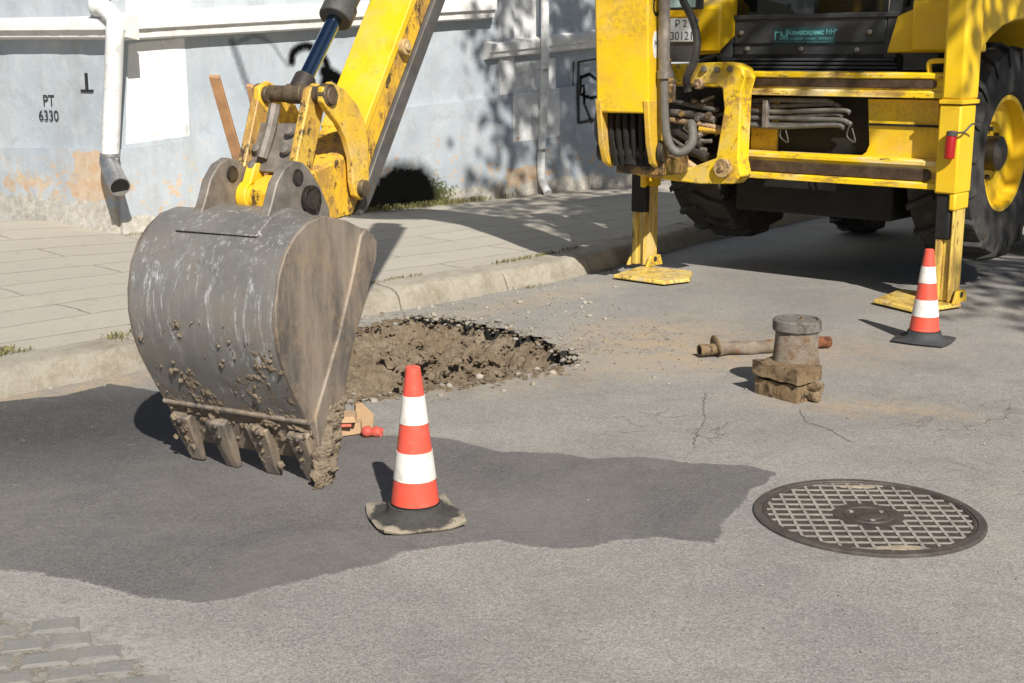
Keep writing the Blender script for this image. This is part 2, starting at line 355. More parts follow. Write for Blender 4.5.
def sidemat():
    b = NB('scoured_steel_side', .6, .25, .4)
    m2 = b.mapping((16, 5, 1.4), rot=(0, .42, 0)); n1 = b.noise(1, 8, .75, src=m2)
    cc = b.mix(b.ramp(n1, .38, .62), (.10, .088, .08), (.30, .25, .20))
    cc = b.mix(b.ramp(b.noise(8, 9, .8), .48, .66, 0, .75), cc, (.34, .25, .16)); cc = b.mix(b.ramp(b.noise(30, 8, .85), .60, .68, 0, .8), cc, (.10, .075, .06))
    return b.done(cc, b.bump(b.noise(30, 8, .8), .5, .006))
M['steelside'] = sidemat()
M['darksteel'] = plain('dark_greasy_steel', (.055, .048, .042), .5, .4, sc_=12, var=.4, dirt=(.14, .10, .06), bump=.5)
M['greasy'] = plain('greasy_brown_pin', (.13, .095, .06), .55, .3, sc_=16, var=.5, dirt=(.035, .028, .024), damt=.9, bump=.6)
M['greysteel'] = plain('grey_cast_steel', (.22, .195, .17), .6, .4, sc_=12, var=.4, dirt=(.12, .09, .06), bump=.5)
M['railgrey'] = plain('grey_rail', (.11, .105, .10), .55, .3, sc_=10, var=.3, dirt=(.2, .15, .08))
M['groove'] = plain('worn_groove', (.085, .055, .035), .5, .3, sc_=14, var=.5, bump=.5)
M['bolt'] = plain('bolt_steel', (.33, .31, .28), .4, .7)
M['chrome'] = plain('chrome_rod', (.22, .28, .38), .12, 1, var=.05, bump=.02)
M['rubber'] = plain('tyre_rubber', (.028, .027, .026), .8, sc_=5, var=.4, dirt=(.12, .10, .08), damt=.5, bump=.4)
M['hose'] = plain('rubber_hose', (.06, .058, .055), .55, sc_=20, var=.3, dirt=(.16, .14, .12))
M['hosegrey'] = plain('grey_sleeved_hose', (.125, .118, .108), .6, sc_=20, var=.3, dirt=(.09, .08, .06))
M['panel'] = plain('charcoal_panel', (.05, .053, .058), .55, sc_=3, var=.15, dirt=(.12, .115, .10), damt=.25, bump=.1)
M['dark'] = plain('underside_black', (.012, .011, .010), .7, sc_=8, var=.4)
M['red'] = plain('red_lens', (.33, .008, .006), .25, sc_=20, var=.1, spec=.6)
M['teal'] = plain('teal_lettering', (.16, .50, .52), .5, sc_=60, var=.3)
M['decal'] = plain('sticker_ground', (.035, .085, .10), .45, sc_=20, var=.3)
M['whitepaint'] = plain('plate_white', (.72, .72, .70), .5, sc_=30, var=.1, dirt=(.4, .38, .34))
M['text'] = plain('plate_text', (.08, .08, .09), .6)
M['seat'] = plain('grey_fabric', (.16, .14, .13), .9, sc_=30)
gl = NB('cab_glass', .05, 0, .5); gl.b.inputs['Transmission Weight'].default_value = .9; M['glass'] = gl.done((.03, .035, .035))
M['lens'] = plain('clear_lamp_lens', (.45, .62, .60), .12, sc_=25, var=.2, spec=.6)
def conered():
    b = NB('cone_orange_red', .45, 0, .4); cc = b.mix(b.ramp(b.noise(8, 7, .7), .35, .7), (.74, .085, .048), (.68, .10, .07))
    cc = b.mix(b.ramp(b.noise(24, 8, .8), .54, .68, 0, .5), cc, (.50, .22, .15)); cc = b.mix(b.ramp(b.noise(60, 8, .85), .62, .68, 0, .6), cc, (.22, .10, .07)); return b.done(cc, b.bump(b.noise(60, 4), .08, .002))
M['conered'] = conered()
M['conewhite'] = plain('cone_white_band', (.72, .70, .65), .45, sc_=14, var=.05, dirt=(.42, .33, .25), damt=.75)
def cbase():
    b = NB('muddy_cone_base', .85, 0, .25); l_ = b.n('ShaderNodeVectorMath', operation='LENGTH'); b.link(b.co, l_.inputs[0])
    m = b.math('ADD', b.ramp(l_.outputs['Value'], .10, .17), b.math('MULTIPLY', b.math('SUBTRACT', b.noise(30, 8, .8), .5), 1.3))
    cc = b.mix(b.ramp(m, .62, .85, 0, .85), b.mix(b.noise(50, 6), (.02, .02, .021), (.09, .085, .075)), b.mix(b.noise(40, 8, .8), (.20, .175, .13), (.44, .38, .29)))
    return b.done(cc, b.bump(b.noise(80, 6), .4, .004))
M['conebase'] = cbase()
M['conebase2'] = plain('cone_rubber_base_clean', (.045, .047, .05), .75, sc_=12, var=.3, bump=.4)
M['iron'] = plain('cast_iron_lid', (.085, .068, .06), .6, .4, sc_=14, var=.35, dirt=(.16, .12, .09), bump=.5)
M['ironridge'] = plain('dusty_iron_ridge', (.29, .265, .235), .75, .1, sc_=14, var=.3, dirt=(.16, .13, .10), bump=.4)
M['ironframe'] = plain('cast_iron_frame', (.095, .083, .075), .6, .4, sc_=10, var=.4, dirt=(.20, .16, .12), damt=.6, bump=.5)
def rustmat(name, a, b_, c):
    b = NB(name, .9, 0, .2); cc = b.mix(b.ramp(b.noise(9, 9, .75), .35, .65), a, b_)
    cc = b.mix(b.ramp(b.noise(16, 9, .8), .50, .60, 0, .9), cc, c); return b.done(cc, b.bump(b.noise(34, 9, .85), 1, .025))
M['rust'] = rustmat('rusted_iron', (.25, .155, .08), (.44, .33, .20), (.05, .033, .022))
M['rustpale'] = rustmat('pale_crusted_iron', (.44, .385, .31), (.25, .195, .145), (.26, .13, .045))
M['rustcap'] = rustmat('grey_iron_cap', (.22, .20, .18), (.31, .29, .26), (.12, .10, .08))
M['rustred'] = rustmat('red_rust', (.34, .12, .05), (.26, .13, .08), (.08, .04, .03))
M['wood'] = plain('weathered_wood', (.42, .23, .11), .8, sc_=9, var=.25, dirt=(.18, .12, .08), damt=.5)
M['brick'] = plain('broken_clay', (.40, .27, .155), .9, sc_=12, var=.2, dirt=(.30, .2, .12), bump=.6)
M['pinkred'] = plain('red_plastic', (.50, .085, .06), .6, sc_=20, var=.2, dirt=(.45, .28, .18), damt=.5)
M['grass'] = plain('dry_grass', (.16, .15, .055), .9, sc_=5, var=.4)
M['leaf'] = plain('leaves', (.06, .10, .03), .7, sc_=3, var=.4)
M['bark'] = plain('bark', (.14, .11, .08), .95, sc_=14, var=.4, bump=1)
M['sand'] = plain('sand', (.30, .25, .18), .95, sc_=20, var=.2, bump=.5)
M['bed'] = asphalt('sandy_joints', (.20, .18, .15), fine=180, contrast=.45, sandamt=.6, cracks=False)
M['render'] = plain('upper_plaster', (.55, .56, .56), .85, sc_=2, var=.1)

# ------------------------------------------------------------ the ground
def jag(pts, amp, seg=.06, seed=0, close=True):
    out = []; n = len(pts)
    for i in range(n if close else n-1):
        a = Vector(pts[i]); b = Vector(pts[(i+1) % n]); k = max(1, int((b-a).length/seg)); d = (b-a).normalized() if (b-a).length else Vector((1, 0, 0)); nn = Vector((-d.y, d.x, 0))
        for j in range(k):
            p = a+(b-a)*j/k
            q = noise.noise(p*4+Vector((seed, 0, 0)))+.6*noise.noise(p*17+Vector((0, seed, 0)))+.45*noise.noise(p*45)+.35*noise.noise(p*110)
            out.append(p+nn*amp*q)
    return out
HOLE = [G(*p) for p in [(330, 404), (365, 402), (400, 396), (440, 390), (470, 385), (510, 379), (540, 375), (563, 369), (574, 360), (572, 349), (556, 343), (540, 337), (515, 332), (490, 325), (455, 320), (425, 317), (385, 319), (345, 330), (300, 352)]]
HJ = jag(HOLE, .085, .03, 3)
def fillpoly(loops, z, name, mat, uv=None, fr=None, depth=0, subdiv=0):
    bm = bmesh.new(); es = []
    for lp in loops:
        vs = [bm.verts.new((p.x, p.y, z)) for p in lp]
        es += [bm.edges.new((vs[i], vs[(i+1) % len(vs)])) for i in range(len(vs))]
    bmesh.ops.triangle_fill(bm, edges=es, use_beauty=True, use_dissolve=False)
    for f in bm.faces:
        if f.normal.z < 0: f.normal_flip()
    mb = MB(); mb.bm.free(); mb.bm = bm
    return mb.build(name, mat, smooth=False, fr=fr)
big = [Vector((x, y, 0)) for x, y in ((-300, -300), (300, -300), (300, 300), (-300, 300))]
road = fillpoly([big, HJ], 0, 'road', M['road']); struct(road)
# broken edge of the old asphalt round the pit
mb = MB(); mb2 = MB(); n = len(HJ)
cH = sum(HJ, Vector())/n
for i in range(n):
    a, b = HJ[i], HJ[(i+1) % n]
    da = (a-cH).normalized()*(.02+.02*noise.noise(a*9)); db = (b-cH).normalized()*(.02+.02*noise.noise(b*9))
    use = mb if (a.x > -.62 and a.y > 6.45) else mb2
    v = [use.bm.verts.new(p) for p in (a+Vector((0, 0, -.0005)), b+Vector((0, 0, -.0005)), b+db+Vector((0, 0, -.08)), a+da+Vector((0, 0, -.08)))]
    use.bm.faces.new(v)
ce = mb.build('road_cut_edge', M['cutedge'], smooth=False); struct(ce)
ce = mb2.build('road_cut_edge', M['soil'], smooth=False); struct(ce)
def inpoly(x, y, P):
    c = False; j = len(P)-1
    for i in range(len(P)):
        if (P[i].y > y) != (P[j].y > y) and x < (P[j].x-P[i].x)*(y-P[i].y)/(P[j].y-P[i].y)+P[i].x: c = not c
        j = i
    return c
def segd(p, a, b):
    t = max(0, min(1, (p-a).dot(b-a)/max(1e-9, (b-a).length_squared))); return (p-(a+(b-a)*t)).length
def soil():
    bm = bmesh.new(); x0, x1, y0, y1 = -1.25, .5, 5.45, 7.85; st = .010; nx = int((x1-x0)/st); ny = int((y1-y0)/st); g = {}
    near = HOLE[0:9]; far = HOLE[9:]
    for i in range(nx+1):
        for j in range(ny+1):
            p = Vector((x0+i*st, y0+j*st, 0))
            dn = min(segd(p, near[k], near[k+1]) for k in range(len(near)-1)); df = min(segd(p, far[k], far[k+1]) for k in range(len(far)-1))
            ins = inpoly(p.x, p.y, HOLE); nz = noise.noise(p*7)*.045+noise.noise(p*19+Vector((3, 1, 2)))*.026+noise.noise(p*47)*.020+noise.noise(p*88)*.014
            if ins:
                z = -.05-min(.40, df*.46)*min(1, dn/.16)-.07*math.exp(-((p.x+.65)**2+(p.y-6.6)**2)/.1)
                z = z+nz*1.25
                if dn < .12: z = max(z, -.012-dn*1.3+nz*.6)
            else:
                z = min(-.02, -.03-.5*min(dn, df)+nz*.3)
            g[i, j] = bm.verts.new((p.x, p.y, min(z, .02 if ins else -.006)))
    for i in range(nx):
        for j in range(ny): bm.faces.new((g[i, j], g[i+1, j], g[i+1, j+1], g[i, j+1]))
    mb = MB(); mb.bm.free(); mb.bm = bm
    return mb.build('excavated_soil', M['soil'], smooth=True, ang=180)
struct(soil())
# darker resurfaced strip
pp = [(-300, 404), (-150, 400), (0, 402), (60, 396), (110, 384), (160, 392), (240, 402), (330, 411), (372, 424), (380, 436), (450, 438), (500, 452), (560, 454), (590, 460), (640, 458), (700, 464), (750, 466), (777, 473), (765, 484), (748, 492), (735, 512), (724, 522), (718, 545), (690, 540), (655, 538), (620, 541), (590, 548), (560, 549), (530, 545), (500, 541), (470, 543), (440, 547), (400, 553), (375, 564), (345, 571), (300, 580), (262, 589), (235, 597), (205, 603), (170, 601), (130, 595), (90, 584), (60, 579), (30, 571), (0, 570), (-150, 540), (-300, 520)]
def overlay(name, P, z, st, mat, soft=.035):
    xs = [p.x for p in P]; ys = [p.y for p in P]; x0, y0 = min(xs)-.05, min(ys)-.05; nx = int((max(xs)-x0+.05)/st); ny = int((max(ys)-y0+.05)/st)
    bm = bmesh.new(); l1 = bm.verts.layers.float_color.new('marks'); g = {}; n_ = len(P)
    for i in range(nx+1):
        for j in range(ny+1):
            q = Vector((x0+i*st, y0+j*st, 0)); d = min(segd(q, P[k], P[(k+1) % n_]) for k in range(n_)); d = d if inpoly(q.x, q.y, P) else -d
            d += .022*noise.noise(q*4)+.012*noise.noise(q*12)
            if d > -soft-.012: v = bm.verts.new((q.x, q.y, -.001+(z+.001)*max(0, min(1, (d+soft)/(soft*1.2))))); e_ = max(0, min(1, .5+d/soft*.5)); v[l1] = (e_, e_, e_, 1); g[i, j] = v
    for (i, j) in list(g):
        k = [g.get(q) for q in ((i, j), (i+1, j), (i+1, j+1), (i, j+1))]
        if all(k): bm.faces.new(k)
    mb = MB(); mb.bm.free(); mb.bm = bm; return mb.build(name, mat, smooth=False)
patch = overlay('asphalt_patch', [G(*p) for p in pp], .0015, .022, M['patch']); struct(patch)
# single cracks in the old asphalt
mb = MB()
for P_, w_ in (([(707, 392), (703, 408), (704, 420), (697, 434), (693, 447)], .004), ([(797, 410), (808, 421), (826, 428), (846, 441), (858, 444)], .004), ([(640, 412), (668, 418), (700, 415)], .002)):
    q = [G(*p) for p in P_]; J = jag(q, .02, .012, 4, close=False); V = []
    for k, p in enumerate(J[:-1]):
        d = (J[k+1]-p).normalized(); n_ = Vector((-d.y, d.x, 0)); ww = w_*(.3+1.1*abs(noise.noise(p*30))); V.append((mb.bm.verts.new(p+n_*ww+Vector((0, 0, .0015))), mb.bm.verts.new(p-n_*ww+Vector((0, 0, .0015)))))
    for a, b in zip(V, V[1:]): mb.bm.faces.new((a[0], b[0], b[1], a[1]))
ck = mb.build('road_cracks', M['crack'], smooth=False); struct(ck)

# kerb line: foot points on the road
KP = [Vector(p) for p in ((-9, -1.2, 0), (-5.2, 2.7, 0), (-2.75, 5.25, 0), (-2.3, 5.8, 0), (-1.85, 6.28, 0), (-1.4, 6.95, 0), (-.95, 7.62, 0), (-.3, 8.3, 0), (.32, 8.98, 0), (.85, 9.75, 0), (1.5, 10.85, 0), (3.2, 13.0, 0), (12, 23.5, 0))]
def resample(P, st):
    out = [P[0]]; acc = 0
    for a, b in zip(P, P[1:]):
        L = (b-a).length; t = st-acc
        while t <= L: out.append(a+(b-a)*t/L); t += st
        acc = L-(t-st)
    return out
KR = resample(KP, .05)
for _ in range(14): KR = [KR[0]]+[(KR[i-1]+KR[i]*2+KR[i+1])/4 for i in range(1, len(KR)-1)]+[KR[-1]]
def knorm(i):
    d = (KR[min(i+1, len(KR)-1)]-KR[max(i-1, 0)]).normalized(); return Vector((-d.y, d.x, 0))
KH = .135
mb = MB(); blk = 19
for s0 in range(0, len(KR)-1, blk):
    idx = list(range(s0, min(s0+blk, len(KR)-1)+1)); rings = []
    if len(idx) < 2: continue
    dz = random.uniform(-.006, .006)
    for q, i in enumerate(idx):
        nn = knorm(i); p = KR[i]; d = Vector((nn.y, -nn.x, 0))
        if q == 0: p = p+d*.006
        if q == len(idx)-1: p = p-d*.006
        w1 = .020*noise.noise(p*4)+.014*noise.noise(p*16)+.008*noise.noise(p*45); w2 = .018*noise.noise(p*5+Vector((7, 0, 0)))
        cr = .02 if q in (0, len(idx)-1) else 0
        prof = [(-.02, -.05), (-.01+w1, .02), (w1+.012, KH-.035+dz-cr), (.035+w1, KH-.008+dz+w2*.5-cr), (.08, KH+dz+w2*.5-cr*.5), (.24, KH+dz+.004), (.24, -.05)]
        rings.append([mb.bm.verts.new(p+nn*a+Vector((0, 0, b))) for a, b in prof])
    for A, B in zip(rings, rings[1:]):
        for k in range(len(A)): mb.bm.faces.new((A[k], A[(k+1) % len(A)], B[(k+1) % len(A)], B[k]))
    mb.bm.faces.new(rings[0][::-1]); mb.bm.faces.new(rings[-1])
kerb = mb.build('kerb', M['kerb'], ang=50); struct(kerb)
# pavement between kerb and wall, authored in the wall frame
def pavement():
    bm = bmesh.new(); rows = []
    FWI = FW.inverted()
    for i in range(0, len(KR), 4):
        nn = knorm(i); a = KR[i]+nn*.235
        la = FWI @ a; bq = FW @ Vector((la.x, .6, 0))
        if la.x < 0: bq = FW @ Vector((la.x, .6+(-la.x)*.4, 0))
        r = []
        for k in range(31):
            p = a.lerp(bq, k/30)
            rise = max(0, min(1, (-2.75-p.x)/1.9))*max(0, min(1, (p.y-7.5)/3.2))
            z = KH-.004+.16*rise+.012*noise.noise(p*.9)*(k > 2)*(k < 31)+.004*noise.noise(p*6)
            r.append(bm.verts.new((p.x, p.y, z)))
        rows.append(r)
    for A, B in zip(rows, rows[1:]):
        for k in range(30): bm.faces.new((A[k], A[k+1], B[k+1], B[k]))
    for f in bm.faces: pass
    mb = MB(); mb.bm.free(); mb.bm = bm
    o = mb.build('pavement', M['pave'], ang=180, fr=FW); return o
struct(pavement())
# stone setts at the lower left
def setts():
    mb = MB(); rz = R(14); m = T(-1.31, 3.09, 0, rz)
    region = [G(*p) for p in [(-200, 590), (0, 612), (40, 620), (75, 628), (105, 642), (135, 656), (155, 668), (175, 690), (190, 760), (-200, 800)]]
    for r in range(-20, 9):
        for c in range(-18, 8):
            x = c*.126+(.055 if r % 2 else 0)+random.uniform(-.008, .008); y = r*.100+random.uniform(-.006, .006)
            p = m @ Vector((x, y, 0))
            if not inpoly(p.x, p.y, region): continue
            a, b = .059+random.uniform(-.008, .003), .046+random.uniform(-.005, .002); h = .006+random.uniform(-.0025, .002)
            def cr(k, e):
                return [m @ Vector((x+sx*(a-e)+random.uniform(-.005, .005), y+sy*(b-e)+random.uniform(-.004, .004), k)) for sx, sy in ((-1, -1), (1, -1), (1, 1), (-1, 1))]
            lo = cr(-.02, 0); mid = cr(h-.004, 0); top = cr(h+.0015, .014)
            V = [[mb.bm.verts.new(q) for q in rr] for rr in (lo, mid, top)]
            for A, B in zip(V, V[1:]):
                for k in range(4): mb.bm.faces.new((A[k], A[(k+1) % 4], B[(k+1) % 4], B[k]))
            mb.bm.faces.new(V[2])
    return mb.build('cobbled_paving', M['cobble'], smooth=False)
struct(setts())
sb = fillpoly([jag([G(*p) for p in [(-200, 596), (0, 618), (40, 627), (75, 636), (105, 650), (132, 664), (150, 676), (165, 700), (170, 760), (-200, 800)]], .03, .014, 4)], .003, 'sett_bedding', M['bed']); struct(sb)

# ------------------------------------------------------------ the building
bld = thing('building', 'pale blue-grey plastered building with white ledges and peeling plinth behind the pavement', 'building', FW)
def P2(pts, f=FW): return [Vector((*wp(*p, f), 0)) for p in pts]
def interp(P, x):
    if x <= P[0][0]: return P[0][1]
    for a, b in zip(P, P[1:]):
        if x <= b[0]: return a[1]+(b[1]-a[1])*(x-a[0])/(b[0]-a[0])
    return P[-1][1]
def stroke(q, P, w):
    d = min(segd(q, P[i], P[i+1]) for i in range(len(P)-1)); return max(0, 1-(d/w)**2) if d < w else 0
def sm_(P, k=6):
    Q = []
    for i in range(len(P)-1):
        p0 = P[max(i-1, 0)]; p1 = P[i]; p2 = P[i+1]; p3 = P[min(i+2, len(P)-1)]
        for j in range(k):
            t = j/k; Q.append(.5*((2*p1)+(p2-p0)*t+(2*p0-5*p1+4*p2-p3)*t*t+(-p0+3*p1-3*p2+p3)*t**3))
    return Q+[P[-1]]
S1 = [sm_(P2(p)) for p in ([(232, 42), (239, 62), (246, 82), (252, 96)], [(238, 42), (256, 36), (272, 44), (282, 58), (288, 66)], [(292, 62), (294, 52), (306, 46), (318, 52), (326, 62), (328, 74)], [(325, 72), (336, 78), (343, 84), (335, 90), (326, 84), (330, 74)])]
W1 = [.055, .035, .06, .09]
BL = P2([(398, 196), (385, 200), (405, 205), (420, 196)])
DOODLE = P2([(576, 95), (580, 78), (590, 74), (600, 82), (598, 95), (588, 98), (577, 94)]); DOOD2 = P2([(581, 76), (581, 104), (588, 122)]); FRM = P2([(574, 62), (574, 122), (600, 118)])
whites = [P2([(128, 44), (184, 38), (190, 136), (126, 144)]), P2([(126, -60), (190, -66), (190, 14), (126, 18)]), P2([(508, -60), (541, -62), (538, 40), (508, 44)]), P2([(510, 64), (556, 58), (556, 136), (510, 142)])]
plas = [(P2([(504, 168), (536, 164), (538, 196), (502, 200)]), 1)]
plasL = [(P2([(78, 152), (106, 150), (112, 200), (82, 204)], FL), 1)]
def inside_soft(q, P, soft=.03):
    i = inpoly(q.x, q.y, P); d = min(segd(q, P[k], P[(k+1) % len(P)]) for k in range(len(P))); return .5+(min(d, soft)/soft*.5)*(1 if i else -1)
def wall_part(name, f, s0, s1, zb, zt, d, st=.022, marks=True, thick=.3):
    ns = max(2, int((s1-s0)/st)); nz = max(2, int((max(zt(s0), zt(s1))-zb(s0))/st)) if marks else 2
    bm = bmesh.new(); l1 = bm.verts.layers.float_color.new('marks'); l2 = bm.verts.layers.float_color.new('marks2'); g = {}
    for i in range(ns+1):
        s = s0+(s1-s0)*i/ns
        for j in range(nz+1):
            z = zb(s)+(zt(s)-zb(s))*j/nz; v = bm.verts.new((s, -d+.012*noise.noise(Vector((s*1.1, z*1.1, 4)))+.004*noise.noise(Vector((s*6, z*6, 1))), z)); g[i, j] = v
            k = wh = pl = st_ = mo = 0
            q = Vector((s, z, 0))
            if marks and f is FW:
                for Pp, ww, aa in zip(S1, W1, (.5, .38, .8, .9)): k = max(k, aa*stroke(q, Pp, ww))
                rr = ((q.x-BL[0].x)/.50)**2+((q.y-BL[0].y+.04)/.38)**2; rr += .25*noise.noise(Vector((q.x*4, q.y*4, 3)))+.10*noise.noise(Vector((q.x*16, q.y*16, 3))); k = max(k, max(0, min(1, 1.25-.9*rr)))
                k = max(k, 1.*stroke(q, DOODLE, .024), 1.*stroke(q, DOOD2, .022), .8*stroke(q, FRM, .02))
                for Pw in whites: wh = max(wh, inside_soft(q, Pw, .01))
                for Pw, a in plas: pl = max(pl, a*inside_soft(q, Pw, .06))
                mo = max(0, .78-abs(q.x-(BL[3].x+.15))*1.0-max(0, q.y-.26)*1.8)
                mo = max(mo, .45*stroke(q, [BL[0]+Vector((0, .12, 0)), BL[3]+Vector((.25, .02, 0))], .32))
                if q.x > 4.1: pl = max(pl, .42-abs(q.y-.45)*.8)
                pl = max(pl, .45-abs(q.y-.42)*.35 if q.x < 6 else 0)
            if marks and f is FL:
                for Pw, a in plasL: pl = max(pl, a*inside_soft(q, Pw, .06))
                pl = max(pl, .60-abs(q.y-.50)*1.0-.08*abs(q.x+.8))
            base = .22+(.13 if f is FL else 0)
            st_ = max(0, min(1, .5+(base+.06-z)*4)) if z < base+.2 else 0
            v[l1] = (k, wh, pl, 1); v[l2] = (st_, mo, 0, 1)
    for i in range(ns):
        for j in range(nz): bm.faces.new((g[i, j], g[i+1, j], g[i+1, j+1], g[i, j+1]))
    # thickness behind the face
    def back(v): w = bm.verts.new((v.co.x, thick, v.co.z)); w[l1] = v[l1]; w[l2] = v[l2]; return w
    rim = [g[i, 0] for i in range(ns+1)]+[g[ns, j] for j in range(1, nz+1)]+[g[i, nz] for i in range(ns-1, -1, -1)]+[g[0, j] for j in range(nz-1, 0, -1)]
    bk = [back(v) for v in rim]; n_ = len(rim)
    for i in range(n_): bm.faces.new((rim[i], bk[i], bk[(i+1) % n_], rim[(i+1) % n_]))
    mb = MB(); mb.bm.free(); mb.bm = bm
    for v in bm.verts: v.co = f @ v.co
    o = mb.build(name, M['wall'], bld, ang=50); return o
PT_ = [wp(*p) for p in ((118, 149), (190, 139), (259, 128), (400, 108), (482, 98), (600, 82), (900, 42))]
PTL = [wp(*p, FL) for p in ((-300, 150), (0, 147), (118, 148))]
zt = lambda s: interp(PT_, s); ztl = lambda s: interp(PTL, s)
S_END = 26
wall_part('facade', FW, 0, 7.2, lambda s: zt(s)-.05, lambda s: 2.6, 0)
wall_part('facade', FW, 7.2, S_END, lambda s: -.1, lambda s: 6.5, 0, st=.6, marks=False)
wall_part('upper_facade', FW, 0, 7.2, lambda s: 2.6, lambda s: 6.5, 0, st=.6, marks=False)
wall_part('plinth', FW, 0, 7.2, lambda s: -.1, zt, .05)
wall_part('plinth', FW, 7.2, S_END, lambda s: -.1, lambda s: PT_[-1][1], .05, st=.6, marks=False)
wall_part('facade', FL, -4.5, 0, lambda s: ztl(s)-.05, lambda s: 2.6, 0, st=.025)
wall_part('upper_facade', FL, -4.5, 0, lambda s: 2.6, lambda s: 6.5, 0, st=.6, marks=False)
wall_part('plinth', FL, -4.5, 0, lambda s: -.1, ztl, .05, st=.025)
def ledge(f, a, b, out=.15, name='ledge'):                   # a: upper edge points, b: lower edge points (pixels measured on the wall)
    A = [wp(*p, f, -out) for p in a]; B = [wp(*p, f, -out) for p in b]
    mb = MB(f); n_ = 40; rings = []
    for i in range(n_+1):
        s = A[0][0]+(A[-1][0]-A[0][0])*i/n_; z1 = interp(A, s); z0 = interp(B, s); h = z1-z0; e = .006*noise.noise(Vector((s*7, 0, 0)))
        prof = [(0.01, z1+.03), (-out*.96+e, z1+.006), (-out+e, z1-.01), (-out+e, z0+h*.42), (-out*.8, z0+h*.36), (-out*.75+e, z0), (0.01, z0-.02)]
        rings.append([mb.bm.verts.new(f @ Vector((s, y, z))) for y, z in prof])
    for P_, Q in zip(rings, rings[1:]):
        for k in range(len(P_)): mb.bm.faces.new((P_[k], P_[(k+1) % len(P_)], Q[(k+1) % len(P_)], Q[k]))
    mb.bm.faces.new(rings[0][::-1]); mb.bm.faces.new(rings[-1])
    return mb.build(name, M['ledge'], bld, ang=30)
ledge(FW, [(119, 17), (260, 9), (497, -1)], [(119, 39), (260, 31), (497, 17)])
ledge(FL, [(-200, 25), (0, 21), (122, 19)], [(-200, 42), (0, 37), (122, 37)])
ledge(FW, [(491, 45), (606, 32), (900, 2)], [(491, 58), (606, 46), (900, 20)], .10)
# shallow pilaster left of the far downpipe, and its seam
for a, b in ((498, 512),):
    pa = wp(a, 30); pb = wp(b, 30)
    mb = MB(FW); mb.prism([(pa[0], zt(pa[0])+.002), (pb[0], zt(pb[0])+.002), (pb[0], 6.4), (pa[0], 6.4)], 'y', -.03, .05); mb.build('pilaster', M['render'], bld, .004)
def text(s, size, mat, parent, m, name='lettering', ext=.0006, bold=False):
    c = bpy.data.curves.new(name, 'FONT'); c.body = s; c.size = size; c.extrude = ext; c.align_x = 'CENTER'; c.align_y = 'CENTER'
    if bold: c.offset = size*.02
    o = bpy.data.objects.new(name, c); col.objects.link(o)
    me = bpy.data.meshes.new_from_object(o); bpy.data.objects.remove(o); me.name = name
    me.transform(ROOT[parent.name].inverted() @ m); me.materials.clear(); me.materials.append(mat)
    q = bpy.data.objects.new(name, me); col.objects.link(q); q.parent = parent; ROOT[q.name] = ROOT[parent.name]; return q
STAND = Matrix.Rotation(math.pi/2, 4, 'X')
def on(f, x, y, z, rz=0): return f @ Matrix.Translation((x, y, z)) @ Matrix.Rotation(rz, 4, 'Z') @ STAND
s_, z_ = wp(50, 101, FL); text('PT', .125, M['black'], bld, on(FL, s_, -.014, z_))
s_, z_ = wp(50, 116, FL); text('6330', .118, M['black'], bld, on(FL, s_, -.014, z_))
s_, z_ = wp(88, 90, FL); mb = MB(FL); mb.box((s_-.065, -.016, z_-.016), (s_+.065, .01, z_+.004)).box((s_-.012, -.0155, z_), (s_+.012, .01, z_+.13)); mb.build('stencil_mark', M['black'], bld)
# downpipes
def wl(px, py, f, out): n_ = f.col[1].to_3d(); return PL(px, py, f.translation-n_*out, n_)
mb = MB(); mb.tube([wl(112, -50, FW, .10), wl(97, 3, FL, .10), wl(104, 8, FL, .13), wl(115, 20, FL, .13), wl(115, 34, FL, .17), wl(114, 60, FL, .15), wl(112, 110, FL, .12), wl(110, 158, FL, .12)], .068, 20)
dp = mb.build('downpipe', M['pipewhite'], bld); dp['label'] = 'white painted downpipe with battered zinc shoe'
mb = MB(); mb.tube([wl(110, 154, FL, .12), wl(109, 163, FL, .14), wl(118, 183, FL, .22), wl(120, 187, FL, .24)], lambda t: .066+.014*t, 18); ps_ = mb.build('pipe_shoe', M['zinc'], dp)
a_, b_ = wl(118, 183, FL, .22), wl(120, 187, FL, .24); mb = MB(); mb.cyl(b_, b_+(b_-a_).normalized()*.003, .070, n=20); mb.build('pipe_mouth', M['dark'], ps_)
mb = MB(); mb.lathe([(.070, -.012), (.076, -.012), (.076, .012), (.070, .012)], wl(110, 155, FL, .12), (0, 0, 1)); mb.build('pipe_collar', M['zinc'], dp)
mb = MB(); mb.tube([wl(545, -40, FW, .16), wl(545, 10, FW, .16), wl(545, 60, FW, .15), wl(543, 120, FW, .09), wl(541, 165, FW, .09), wl(542, 180, FW, .10), wl(548, 193, FW, .22)], .042, 18)
dp2 = mb.build('downpipe', M['pipewhite'], bld); dp2['label'] = 'thin pale downpipe beside the pilaster'
for py in (70, 150): mb = MB(); mb.lathe([(.044, -.012), (.05, -.012), (.05, .012), (.044, .012)], wl(543 if py < 100 else 541.5, py, FW, .145 if py < 100 else .09), (0, 0, 1)); mb.build('pipe_bracket', M['zinc'], dp2)
# metal hatch frame on the wall beside the boom
h = [wp(*p) for p in ((575, 62), (604, 57), (604, 118), (575, 123))]
mb = MB(FW)
for i in range(4):
    a, b = Vector((*h[i], 0)), Vector((*h[(i+1) % 4], 0)); mb.tube([(a.x, -.05, a.y), (b.x, -.05, b.y)], .014, 4, 1)
mb.build('hatch_frame', M['darksteel'], bld)

